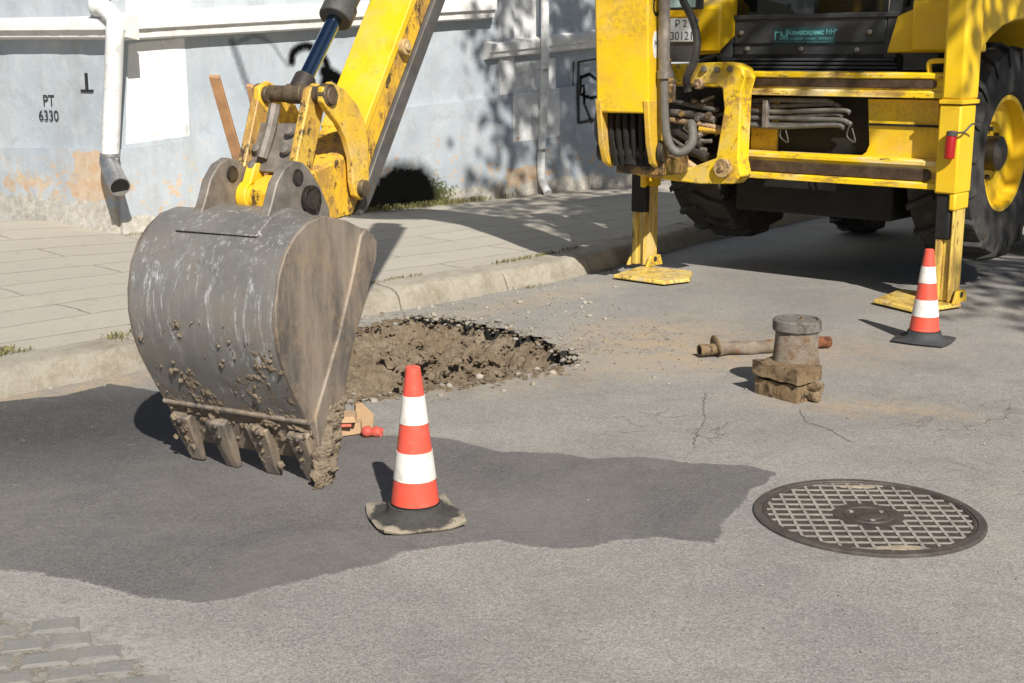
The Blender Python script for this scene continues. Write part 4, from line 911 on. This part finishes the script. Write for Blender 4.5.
# bucket cylinder
mb = MB(FB); c0 = Vector((-.31, .335, 1.375)); c1 = Vector((-.31, .58, 1.645)); c2 = Vector((-.31, 1.65, 2.85))
mb.cyl(c0, c1+(c2-c1)*.05, .029); rod = mb.build('cylinder_rod', M['chrome'], bh)
mb = MB(FB); mb.cyl(c0-(c1-c0)*.02, c0+(c1-c0)*.2, .042); mb.build('rod_eye', M['darksteel'], rod, .006)
mb = MB(FB); mb.cyl(c1, c1+(c2-c1)*.045, .066); mb.cyl(c1+(c2-c1)*.045, c2, .056); mb.build('cylinder_barrel', M['hose'], bh, .006)
# bucket ---------------------------------------------------
UB0, UB1 = -.635, .0
prof = [(.335, .865), (.16, .935), (.02, .965), (-.07, .95), (-.14, .912), (-.195, .86), (-.235, .79), (-.258, .70), (-.262, .62), (-.25, .54), (-.222, .46), (-.188, .395), (-.14, .315), (-.095, .244)]
def shell(P, th):
    inner = []
    for i, p in enumerate(P):
        a = Vector(P[max(i-1, 0)]); b = Vector(P[min(i+1, len(P)-1)]); d = (b-a).normalized(); inner.append((p[0]-d.y*th, p[1]+d.x*th))
    return inner
inn = shell(prof, .022)
mb = MB(FB); N_ = 26; g = []
for i in range(N_+1):
    u = UB0+(UB1-UB0)*i/N_
    g.append(([mb.bm.verts.new(FB @ Vector((u, p[0]+.003*noise.noise(Vector((u*5, p[0]*5, p[1]*5))), p[1]))) for p in prof], [mb.bm.verts.new(FB @ Vector((u, p[0], p[1]))) for p in inn]))
for (A, a), (B, b) in zip(g, g[1:]):
    for k in range(len(prof)-1):
        mb.bm.faces.new((A[k], A[k+1], B[k+1], B[k])); mb.bm.faces.new((a[k], b[k], b[k+1], a[k+1]))
    mb.bm.faces.new((A[0], B[0], b[0], a[0])); mb.bm.faces.new((A[-1], a[-1], b[-1], B[-1]))
for A, a in (g[0], g[-1]):
    for k in range(len(prof)-1): mb.bm.faces.new((A[k], a[k], a[k+1], A[k+1]))
bk = mb.build('bucket', M['steel'], bh, ang=60)
side = prof+[(-.03, .12), (.03, .06), (.05, .10), (.095, .306), (.152, .465), (.24, .62), (.325, .777)]
for u in (UB0-.012, UB1-.008):
    mb = MB(FB); mb.prism(side, 'x', u, u+.02); sd = mb.build('side_plate', M['steelside'], bk, .004)
    lip = [(.342, .84), (.27, .895), (.236, .87), (.165, .70), (.085, .535), (.0, .39), (-.075, .26), (-.06, .16), (-.02, .08), (.03, .02), (.062, .10), (.105, .306), (.162, .465), (.25, .62), (.335, .777)]
    mb = MB(FB); mb.prism(lip, 'x', u-.009, u+.031); mb.build('side_cutter', M['steelside'], bk, .006)
# cutting edge
mb = MB(FB); mb.prism([(-.101, .256), (-.078, .252), (.018, .088), (-.004, .078)], 'x', UB0-.014, UB1+.014); mb.build('cutting_edge', M['steel'], bk, .004)
mb = MB(FB); mb.tube([(UB0-.01, -.104, .254), (-.3, -.106, .254), (UB1+.012, -.104, .254)], .010, 8); mb.build('weld_bead', M['steelside'], bk)
for i, u in enumerate((-.585, -.415, -.225, -.045)):
    w_ = .046; dz_ = (.02, .0, .0, -.0)[i]
    mb = MB(FB); mb.hexa([(u-w_, -.075, .20), (u+w_, -.075, .20), (u+w_, -.052, .212), (u-w_, -.052, .212)][::-1] if False else [(u-w_*.66, -.010, 0+dz_*.3), (u+w_*.66, -.010, 0+dz_*.3), (u+w_*.66, .016, .004), (u-w_*.66, .016, .004)],
                         [(u-w_, -.105, .195), (u+w_, -.105, .195), (u+w_, -.05, .225), (u-w_, -.05, .225)])
    th_ = mb.build('tooth', M['steelside'], bk, .008)
    mb = MB(FB)
    for z, y in ((.178, -.098), (.135, -.078)): mb.lathe([(.013, 0), (.011, .008), (.004, .010)], (u, y, z), (0, -.88, -.45), 12)
    mb.build('tooth_bolt', M['darksteel'], th_)
# ears and top plate
ear = [(-.10, .925), (-.055, 1.0), (-.02, 1.075), (.03, 1.125), (.085, 1.145), (.135, 1.135), (.175, 1.105), (.235, 1.04), (.285, .96), (.30, .86), (0, .90)]
for u in (-.465, -.17):
    mb = MB(FB); mb.prism(ear, 'x', u-.02, u+.02); er = mb.build('hinge_ear', M['greysteel'], bk, .005)
    mb = MB(FB)
    for y, z, r_, t_ in ((.098, 1.085, .030, .025), (.165, 1.0, .052, .038)):
        mb.lathe([(r_, -t_), (r_, t_), (r_*.62, t_), (r_*.6, t_-.02), (.001, t_-.02)], (u, y, z), (1, 0, 0), 24); mb.lathe([(r_, -t_), (r_, t_), (r_*.62, t_), (r_*.6, t_-.02), (.001, t_-.02)], (u, y, z), (-1, 0, 0), 24)
    mb.build('ear_boss', M['darksteel'], er, .002)
mb = MB(FB); mb.prism([(-.165, .905), (-.075, .965), (.02, .985), (.16, .955), (.16, .93), (0, .95), (-.13, .90)], 'x', -.50, -.135); mb.build('top_reinforcement', M['steel'], bk, .006)
# caked mud
mb = MB(FB)
def backpt(t):
    k = t*(len(prof)-1); i = min(int(k), len(prof)-2); f_ = k-i; return (prof[i][0]*(1-f_)+prof[i+1][0]*f_, prof[i][1]*(1-f_)+prof[i+1][1]*f_)
random.seed(21)
def fbm(p, o=5, g=.62):
    a = 1; t = 0
    for _ in range(o): t += a*noise.noise(p); p = p*2.05+Vector((3, 7, 1)); a *= g
    return t
def sheet(nu, nv, fn):
    g = [[None]*(nv+1) for _ in range(nu+1)]
    for i in range(nu+1):
        for j in range(nv+1): g[i][j] = mb.bm.verts.new(FB @ fn(i/nu, j/nv))
    for i in range(nu):
        for j in range(nv): mb.bm.faces.new((g[i][j], g[i+1][j], g[i+1][j+1], g[i][j+1]))
def f_back(a, b):
    u = UB0-.004+(UB1-UB0+.008)*a; t = .52+.48*b; y, z = backpt(t); q = Vector((u, z, 0))
    cover = -1.3+b*1.05+.55*math.exp(-((u+.08)**2/.012+(z-.47)**2/.009))+.25*math.exp(-((u+.55)**2/.01+(z-.42)**2/.01))
    h_ = .011*(cover+1.0*noise.noise(q*8))+.015*fbm(q*24)*max(0, min(1, cover+.9)); h_ = max(-.004, min(.024, h_))
    return Vector((u, y-h_*.95, z-h_*.3))
sheet(230, 120, f_back)
def f_edge(a, b):                                             # mud on the cutting edge between the teeth
    u = UB0-.01+(UB1-UB0+.02)*a; q = Vector((u, b*.18, 5)); y = -.103+.10*b; z = .250-.165*b
    near = .5*max(math.exp(-((u+.20)/.07)**2), math.exp(-((u+.03)/.07)**2), .6*math.exp(-((u+.50)/.05)**2))
    h_ = .016*(near-.42+.8*noise.noise(q*9))+.018*fbm(q*24); h_ = max(-.01, min(.034, h_)); return Vector((u, y-h_*.8, z-h_*.45))
sheet(230, 60, f_edge)
def f_side(a, b):                                             # clay stuck on the corner below the side cutter
    z = .005+.33*b; wl_ = .07; c0_ = -.02+.30*max(0, z-.05); y = c0_-wl_+2*wl_*a; q = Vector((8, y, z)); d_ = max(abs(a-.5)*2, abs(b-.40)*1.7)
    h_ = .030*(1-d_**2)+.020*fbm(q*22)-.008; return Vector((UB1+.02+max(-.02, h_), y, z))
sheet(50, 110, f_side)
for k in range(150):
    t = .62+.38*random.random(); u = random.uniform(UB0, UB1)
    if noise.noise(Vector((u*8, t*9, 2))) < .0: continue
    y, z = backpt(t); mb.lump((u, y-.004, z), .003+.010*random.random()**2, (1, .8, 1), .6, 1)
for u in (-.585, -.225, -.045):
    for k in range(16): f_ = random.random(); mb.lump((u+random.gauss(0, .022), -.10+.085*f_-.014, .215-.165*f_), .004+.012*random.random()**2, (1, .6, 1), .6, 2)
mud = mb.build('mud', M['mud'], bk, ang=60); mud['kind'] = 'stuff'

# ------------------------------------------------------------ loose things
# traffic cones
def cone(px, py, top, rz, label, basemat, rows):
    b_ = G(px, py); h_ = top; fr = T(b_.x, b_.y, .004, rz)
    c = thing('traffic_cone', label, 'traffic cone', fr, 'red and white traffic cones')
    def r_at(z): return .083+( .024-.083)*(z-.035)/(h_-.035)
    def band(z0, z1, nm, mt, e=0.0):
        mb = MB(fr); mb.lathe([(r_at(z0)+e, z0), (r_at((z0+z1)/2)+e, (z0+z1)/2), (r_at(z1)+e, z1)]+([(r_at(z1)-.006, z1+.004)] if z1 >= h_-.001 else []), n=40); return mb.build(nm, mt, c, ang=40)
    mb = MB(fr); ring = []
    for (r_, z, sq) in ((.150, .001, 1), (.153, .006, 1), (.146, .010, 1), (.108, .014, .4), (.094, .030, 0), (.089, .052, 0), (.080, .056, 0)):
        rr = []
        for i in range(48):
            a = 2*math.pi*i/48; ca, sa = math.cos(a), math.sin(a); k = max(abs(ca), abs(sa)); q = (1/k)*(1-.10*max(0, (1/k-1)/.414)); R_ = r_*(1+(q-1)*sq)
            wob = (.011*max(0, noise.noise(Vector((ca*1.9, sa*1.9, px))))+.016*max(0, 1/k-1.15)*2.2*(1 if rows else 0))*sq*(1 if z > .003 else .6)*(1.6 if rows else .3)
            rr.append(mb.bm.verts.new(fr @ Vector((R_*ca, R_*sa, z+wob))))
        ring.append(rr)
    for A, B in zip(ring, ring[1:]):
        for i in range(48): mb.bm.faces.new((A[i], A[(i+1) % 48], B[(i+1) % 48], B[i]))
    mb.bm.faces.new(ring[0][::-1]); mb.bm.faces.new(ring[-1])
    mb.build('base', basemat, c, ang=50)
    zs_ = [.054+(h_-.054)*k for k in (0, .19, .395, .60, .80, 1)]
    for i in range(5): band(zs_[i], zs_[i+1], ('red_band', 'white_band')[i % 2], M['conered'] if i % 2 == 0 else M['conewhite'], .0016 if i % 2 else 0)
    mb = MB(fr); mb.lathe([(r_at(.057)+.003, .052), (r_at(.06)+.003, .060)], n=40); mb.build('base_ring', M['dark'], c)
    return c
cone(415.5, 519, .515, R(18), 'red and white traffic cone on a muddy curled base in front of the bucket', M['conebase'], 1)
cone(923.5, 341, .495, R(-33), 'red and white traffic cone on a clean black base beside the right machine leg', M['conebase2'], 0)
# manhole
mc = G(868, 516.5); fr = T(mc.x, mc.y, 0, 0); mh = thing('manhole_cover', 'round cast iron manhole cover with square grid pattern set in the asphalt', 'manhole cover', fr)
RO = .378; mb = MB(fr); mb.lathe([(RO, -.02), (RO, .007), (RO-.006, .011), (RO-.028, .010), (RO-.031, .004), (RO-.031, -.02)], n=96, closed=True); mb.build('frame', M['ironframe'], mh, ang=30)
RL = .341; mb = MB(fr); mb.lathe([(RL+.007, -.02), (RL+.007, .006), (RL+.003, .009), (RL-.006, .009), (RL-.008, .004), (.001, .004)], n=96); lid = mb.build('lid', M['iron'], mh, ang=30)
mb = MB(fr); th = R(-1.5); pit_ = .0515; wv = .0052
for fam in (0, 1):
    d = Vector((math.cos(th), math.sin(th), 0)) if fam == 0 else Vector((-math.sin(th), math.cos(th), 0)); q_ = Vector((-d.y, d.x, 0))
    for k in range(-7, 8):
        o_ = (k+.5*0)*pit_
        if abs(o_) > RL-.015: continue
        L_ = math.sqrt((RL-.008)**2-o_**2)
        seg = [(-L_, L_)]
        hubr = .118
        if abs(o_) < hubr: hh = math.sqrt(hubr**2-o_**2); seg = [(-L_, -hh), (hh, L_)]
        for a_, b_ in seg:
            p = [q_*(o_-wv)+d*a_, q_*(o_+wv)+d*a_, q_*(o_+wv)+d*b_, q_*(o_-wv)+d*b_]; zt_ = .0066+.0004*fam
            mb.f = fr; mb.hexa([(v.x, v.y, .002) for v in p][::-1], [(v.x, v.y, zt_) for v in p][::-1])
mb.build('ridge_grid', M['ironridge'], lid)
mb = MB(fr); mb.lathe([(.118, .003), (.118, .0058), (.085, .0062), (.082, .010), (.072, .010), (.068, .006), (.05, .006), (.046, .009), (.001, .009)], n=48); hb = mb.build('hub_disc', M['iron'], lid, ang=30)
for k in range(3):
    a = k*2.1+.5; mb = MB(fr); mb.cyl((.058*math.cos(a), .058*math.sin(a), .006), (.058*math.cos(a), .058*math.sin(a), .0095), .008, n=10); mb.build('hub_lug', M['ironridge'], hb)
for (qx, qy, s1_, s2_) in ((900, 549, .075, .02), (858, 488, .06, .02)):
    q_ = G(qx, qy); mb = MB(); mb.lump((q_.x, q_.y, .004), 1, (s1_, s2_, .0045), .25, 3); mb.build('trapped_sand', M['sand'], lid)
# sandy asphalt collar round the frame
# old iron valve box
c1_ = FMI @ Vector((0, 0, 0))
fc = G(796, 404); fl_ = G(754, 393); ex = (fc-fl_).normalized(); ey = Z.cross(ex)   # ex: along the long face
fr = frame(Vector((fc.x, fc.y, 0)), ex, ey); vb = thing('valve_box', 'rusty iron valve box with round cap standing on the asphalt by the old pipe', 'pipe fitting', fr)
def rough_box(mb, a, b, amp, n_=7):
    t = bmesh.new(); bmesh.ops.create_cube(t, size=1); bmesh.ops.subdivide_edges(t, edges=t.edges, cuts=n_, use_grid_fill=True)
    a, b = Vector(a), Vector(b); c = (a+b)/2; d = b-a
    for v in t.verts:
        p = Vector((c.x+v.co.x*d.x, c.y+v.co.y*d.y, c.z+v.co.z*d.z)); k = Vector((noise.noise(p*14), noise.noise(p*14+Vector((9, 0, 0))), noise.noise(p*14+Vector((0, 9, 0))))); k2 = Vector((noise.noise(p*45), noise.noise(p*45+Vector((9, 0, 0))), noise.noise(p*45+Vector((0, 9, 0)))))
        v.co = mb.f @ (p+k*amp+k2*amp*.5)
    me = bpy.data.meshes.new('t'); t.to_mesh(me); t.free(); mb.bm.from_mesh(me); bpy.data.meshes.remove(me); return mb
LL = (fc-fl_).length
mb = MB(fr); rough_box(mb, (-LL, 0, 0), (0, .135, .075), .008); mb.build('lower_flange', M['rust'], vb, ang=60)
mb = MB(fr); rough_box(mb, (-LL-.004, -.012, .088), (.012, .15, .155), .008); mb.build('upper_flange', M['rust'], vb, ang=60)
mb = MB(fr); mb.lump((.012, .10, .045), .036, (1, 1, 1), .5, 3); mb.build('side_lug', M['rust'], vb)
bc = FMI; bcx = (PL(795, 370, G(797, 392), Vector((0, 1, 0)))); bl = fr.inverted() @ Vector((bcx.x, bcx.y, 0))
mb = MB(fr); mb.lathe([(.105, .07), (.108, .15), (.100, .20), (.098, .26), (.096, .300)], (bl.x, bl.y, 0), n=40)
for v in mb.bm.verts: l = v.co; k = .006*noise.noise(l*18)+.003*noise.noise(l*50); v.co = l+(l-Vector((bcx.x, bcx.y, l.z))).normalized()*k
mb.build('barrel', M['rustpale'], vb, ang=60)
mb = MB(fr); mb.lathe([(.104, .290), (.110, .297), (.110, .338), (.105, .344), (.094, .345), (.092, .336), (.080, .335), (.078, .341), (.001, .341)], (bl.x, bl.y, 0), n=48); mb.build('cap', M['rustcap'], vb, ang=30)
mb = MB(fr); mb.lathe([(.009, .338), (.009, .350), (.001, .351)], (bl.x+.01, bl.y+.02, 0), n=10); mb.build('cap_knob', M['rust'], vb)
# old pipe on the ground
a = G(699, 358, 0); b = G(829, 348, 0); a.z = b.z = .036; d = (b-a).normalized(); fr = frame(Vector(a)-Vector((0, 0, a.z)), d, Z.cross(d))
op = thing('old_pipe', 'short length of crusted rusty pipe lying behind the iron valve box', 'pipe', fr)
L_ = (b-a).length
mb = MB(fr); mb.tube([(L_*t, .012*math.sin(t*7), .036+.004*math.sin(t*11)) for t in (.13, .25, .4, .55, .7, .82)], lambda t: .036+.006*noise.noise(Vector((t*9, 0, 0))), 20)
for v in mb.bm.verts: v.co += Vector((noise.noise(v.co*30), noise.noise(v.co*30+Vector((5, 0, 0))), noise.noise(v.co*30+Vector((0, 5, 0)))))*.005
mb.build('barrel', M['rustpale'], op, ang=70)
mb = MB(fr); mb.lathe([(.024, 0), (.030, 0), (.030, L_*.14), (.024, L_*.14)], (0, 0, .04), (1, 0, 0), 24, closed=True); mb.build('pipe_end', M['rust'], op)
mb = MB(fr); mb.lathe([(.026, .0), (.024, .0), (.024, -.01), (.001, -.01)], (.02, 0, .04), (1, 0, 0), 24); mb.build('pipe_bore', M['dark'], op)
mb = MB(fr); mb.lathe([(.052, L_*.115), (.058, L_*.12), (.058, L_*.128), (.052, L_*.133)], (0, 0, .045), (1, 0, .12), 24); mb.build('flange', M['rust'], op)
mb = MB(fr); mb.tube([(L_*.80, 0, .036), (L_*.9, 0, .036), (L_, 0, .033)], .030, 18); mb.build('pipe_tail', M['rustred'], op)
# debris beside the bucket
def piece(name, pts, z0, h_, mat, label, cat, bev=.004, off=(0, 0)):
    P = [G(*p, z0) for p in pts]; c_ = sum(P, Vector())/len(P); fr = T(c_.x, c_.y, z0)
    mb = MB(); mb.hexa([Vector((p.x, p.y, z0)) for p in P][::-1], [Vector((p.x, p.y, z0+h_))+(c_-p)*.08 for p in P][::-1]); o = mb.build(name, mat, fr=fr, bevel=bev)
    for v in o.data.vertices: v.co += Vector((noise.noise(v.co*20), noise.noise(v.co*20+Vector((4, 0, 0))), 0))*.006
    return tag(o, label, cat)
piece('clay_block', [(334, 438), (362, 434), (363, 427), (334, 429)], .004, .045, M['brick'], 'beige clay block on the road, lowest of the rubble right of the bucket teeth', 'rubble')
piece('plastic_strip', [(334, 428), (352, 427), (352, 422), (334, 422)], .05, .016, M['pinkred'], 'thin red strip sandwiched between two clay blocks beside the bucket', 'rubble')
piece('clay_tile', [(334, 424), (356, 423), (357, 416), (334, 415)], .068, .024, M['brick'], 'pale clay tile lying on the red strip beside the bucket teeth', 'rubble')
fr = T(*G(364, 430)[:2], 0, R(20)); mb = MB(fr); mb.prism([(-.035, .0), (.04, .0), (.045, .06), (-.005, .115), (-.032, .11)], 'y', 0, .03)
o = mb.build('clay_wedge', M['brick'], fr=fr, bevel=.004); tag(o, 'orange clay wedge standing upright beside the clay blocks, its top pointed', 'rubble')
fr = T(*G(371, 437)[:2], 0, 0); mb = MB(fr); mb.tube([(-.035, .0, .022), (-.012, -.004, .024), (.006, 0, .02), (.03, .004, .022)], lambda t: .014+.010*abs(math.sin(t*5)), 12); mb.lump((.03, 0, .02), .022, (1, 1, .9), .2, 2)
o = mb.build('plastic_fitting', M['pinkred'], fr=fr); tag(o, 'small red plastic fitting on the asphalt between the clay wedge and the muddy-based cone', 'fitting')
# wooden stakes behind the bucket
def stake(top, tz, base, label, mat=None, w_=.024):
    t_ = PL(top[0], top[1], Vector((0, tz, 0)), Vector((0, 1, 0))); b_ = Vector(base); d = (t_-b_).normalized(); x = Vector((1, 0, 0)); x = (x-d*x.dot(d)).normalized(); y = d.cross(x)
    fr = Matrix.Identity(4)
    for i, v in enumerate((x, y, d)): fr.col[i][:3] = v
    fr.translation = b_; mb = MB(fr); L2 = (t_-b_).length
    mb.hexa([(-w_, -.012, 0), (w_, -.012, 0), (w_, .012, 0), (-w_, .012, 0)], [(-w_*.9, -.011, L2), (w_*.9, -.011, L2-.012), (w_*.9, .011, L2-.006), (-w_*.9, .011, L2)])
    o = mb.build('wooden_stake', mat or M['wood'], fr=fr, bevel=.003); return tag(o, label, 'stake', 'wooden stakes standing behind the bucket')
b1 = G(300, 375); stake((214, 75), 5.62, (b1.x, b1.y, 0), 'wide brown wooden stake rising left of the digger linkage', M['wood'])
b2 = G(305, 370); stake((250, 84), 5.75, (b2.x, b2.y, 0), 'narrow wooden stake half hidden behind the rusty bucket link', M['wood'], .017)

# ------------------------------------------------------------ loose stones, grass
random.seed(5)
mb = MB()
def scatter(n_, fn, r0, r1):
    for _ in range(n_):
        p = fn(); r_ = r0+(r1-r0)*random.random()**3; z = p.z+r_*.3; mb.lump((p.x, p.y, z), r_, (random.uniform(.8, 1.3), random.uniform(.8, 1.2), .7), .35, 1)
scatter(170, lambda: G(random.uniform(430, 620), random.gauss(306, 10)), .003, .018)
scatter(160, lambda: G(random.uniform(430, 600), random.gauss(320, 8)), .002, .010)
scatter(260, lambda: (lambda p: p+Vector((random.gauss(0, .08), random.gauss(0, .07), 0)))(random.choice(HJ)), .003, .022)
scatter(130, lambda: (lambda i: KR[i]-knorm(i)*abs(random.gauss(.03, .10)))(random.randrange(120, 290)), .004, .014)
scatter(90, lambda: G(random.uniform(0, 1024), random.uniform(330, 660))+Vector((0, 0, .003)), .002, .005)
scatter(40, lambda: G(random.uniform(600, 830), random.uniform(340, 400)), .003, .009)
o = mb.build('loose_stones', M['stone'], ang=60); struct(o, 'stuff', 'loose grey stones and crumbs scattered round the pit and along the kerb', 'gravel')
mb = MB()
for _ in range(420):
    p = random.choice(HOLE[8:17])+Vector((random.gauss(-.1, .22), random.gauss(-.22, .25), 0))
    if inpoly(p.x, p.y, HOLE): mb.lump((p.x, p.y, -.09-.12*random.random()), .006+.03*random.random()**2.5, (1, 1, .8), .7, 2)
for _ in range(110):
    k = random.randrange(0, 7); p = HOLE[k].lerp(HOLE[k+1], random.random())+Vector((random.gauss(0, .03), random.gauss(.02, .035), 0)); mb.lump((p.x, p.y, .0), random.uniform(.004, .017), (1, 1, .7), .7, 2)
for _ in range(420):
    p = random.choice(HJ)+Vector((random.gauss(0, .07), random.gauss(0, .06), 0)); mb.lump((p.x, p.y, .001), random.uniform(.003, .012), (1.2, 1.2, .6), .7, 1)
for _ in range(260):
    p = G(random.gauss(620, 60), random.gauss(342, 12)); mb.lump((p.x, p.y, .001), random.uniform(.002, .006), (1.2, 1.2, .6), .7, 1)
o = mb.build('soil_clods', M['soil'], ang=80); struct(o, 'stuff', 'brown clods of dug soil heaped in the pit', 'soil')
mb = MB()
def blades(p, n_, h0, h1, spread):
    for _ in range(n_):
        b_ = p+Vector((random.gauss(0, spread), random.gauss(0, spread), 0)); h_ = random.uniform(h0, h1); a = random.uniform(0, 6.3); l = Vector((math.cos(a), math.sin(a), 0)); sd = Vector((-l.y, l.x, 0))*random.uniform(.002, .004)
        m_ = b_+l*h_*.25+Vector((0, 0, h_*.6)); t_ = b_+l*h_*.8+Vector((0, 0, h_*.85))
        v = [mb.bm.verts.new(q) for q in (b_-sd, b_+sd, m_+sd*.8, t_, m_-sd*.8)]; mb.bm.faces.new(v)
for i in range(110, 290):
    if noise.noise(KR[i]*1.7) > -.08: blades(KR[i]+knorm(i)*.245+Vector((0, 0, KH)), 14, .01, .03, .018)
    if noise.noise(KR[i]*1.3+Vector((5, 5, 0))) > .12: blades(KR[i]-knorm(i)*.05, 9, .008, .03, .03)
for _ in range(170):
    s = wp(396, 200)[0]+random.gauss(.35, .5)
    if s < wp(470, 200)[0]+1: q = FW @ Vector((s, -.07-abs(random.gauss(0, .05)), KH)); blades(q, 7, .02, .07, .03)
for _ in range(60): q = FW @ Vector((random.uniform(0, .9), -.07-abs(random.gauss(0, .04)), KH)); blades(q, 4, .01, .04, .03)
for px, py in ((0, 350), (8, 352), (112, 338), (120, 336)): blades(G(px, py, KH), 40, .01, .03, .03)
o = mb.build('grass_tufts', M['grass'], smooth=False); struct(o, 'stuff', 'sparse dry grass and moss in the kerb joints and at the wall foot', 'grass')

# ------------------------------------------------------------ the street tree whose shade falls on the machine
tr = thing('street_tree', 'leafy street tree right of the camera shading the machine and wall', 'tree', T(6.9, 3.2, 0))
mb = MB(); mb.tube([(6.9, 3.2, 0), (6.85, 3.3, 2), (6.6, 3.5, 4.2), (6.2, 3.9, 6)], lambda t: .20-.10*t, 14)
trunk = mb.build('trunk', M['bark'], tr)
random.seed(11); cl = []
def above(p, h_): return p+SUN*((h_-p.z)/SUN.z)
wpl = lambda x, y: PL(x, y, W0, FW.col[1].to_3d())
for (x, y, n_) in ((508, 50, 1), (530, 95, 2), (515, 140, 1), (540, 130, 1), (560, 90, 1), (575, 110, 2), (590, 60, 2), (590, 150, 3), (515, 10, 1), (570, 10, 2), (610, 170, 2), (640, 120, 3)):
    for _ in range(n_): cl.append(above(wpl(x, y), random.uniform(6.3, 7.6)))
for (x, y, ly) in ((915, 38, .3), (1012, 8, .3), (1030, 40, .9), (1035, 100, .9), (1050, 200, .9), (860, 30, .42)):
    cl.append(above(FM @ mp(x, y, ly), random.uniform(6.0, 7.4)))
for (x, y) in ((1020, 300), (1060, 280), (1070, 320), (1000, 262), (1110, 300), (1150, 340), (480, 222), (505, 228), (510, 212), (540, 238), (545, 218), (575, 246), (590, 232), (600, 215), (620, 240), (610, 225), (640, 225), (560, 205)): cl.append(above(G(x, y), random.uniform(6.2, 7.5)))
mb = MB()
for c_ in cl: mb.tube([(6.5, 3.6, 4.4+random.random()), ((6.5+c_.x)/2+.2, (3.6+c_.y)/2, c_.z*.80), c_], lambda t: .022-.017*t, 6, 4)
mb.build('limbs', M['bark'], tr)
mb = MB()
for c_ in cl:
    for _ in range(100):
        p = c_+Vector((random.gauss(0, .26), random.gauss(0, .26), random.gauss(0, .2))); q = Vector((random.uniform(-1, 1), random.uniform(-1, 1), random.uniform(-.6, 1))).normalized(); a = q.orthogonal().normalized(); b_ = q.cross(a); s = random.uniform(.05, .11)
        v = [mb.bm.verts.new(p+x) for x in (-a*s, b_*s*.55, a*s, -b_*s*.55)]; mb.bm.faces.new(v)
cr_ = mb.build('crown', M['leaf'], tr, smooth=False)
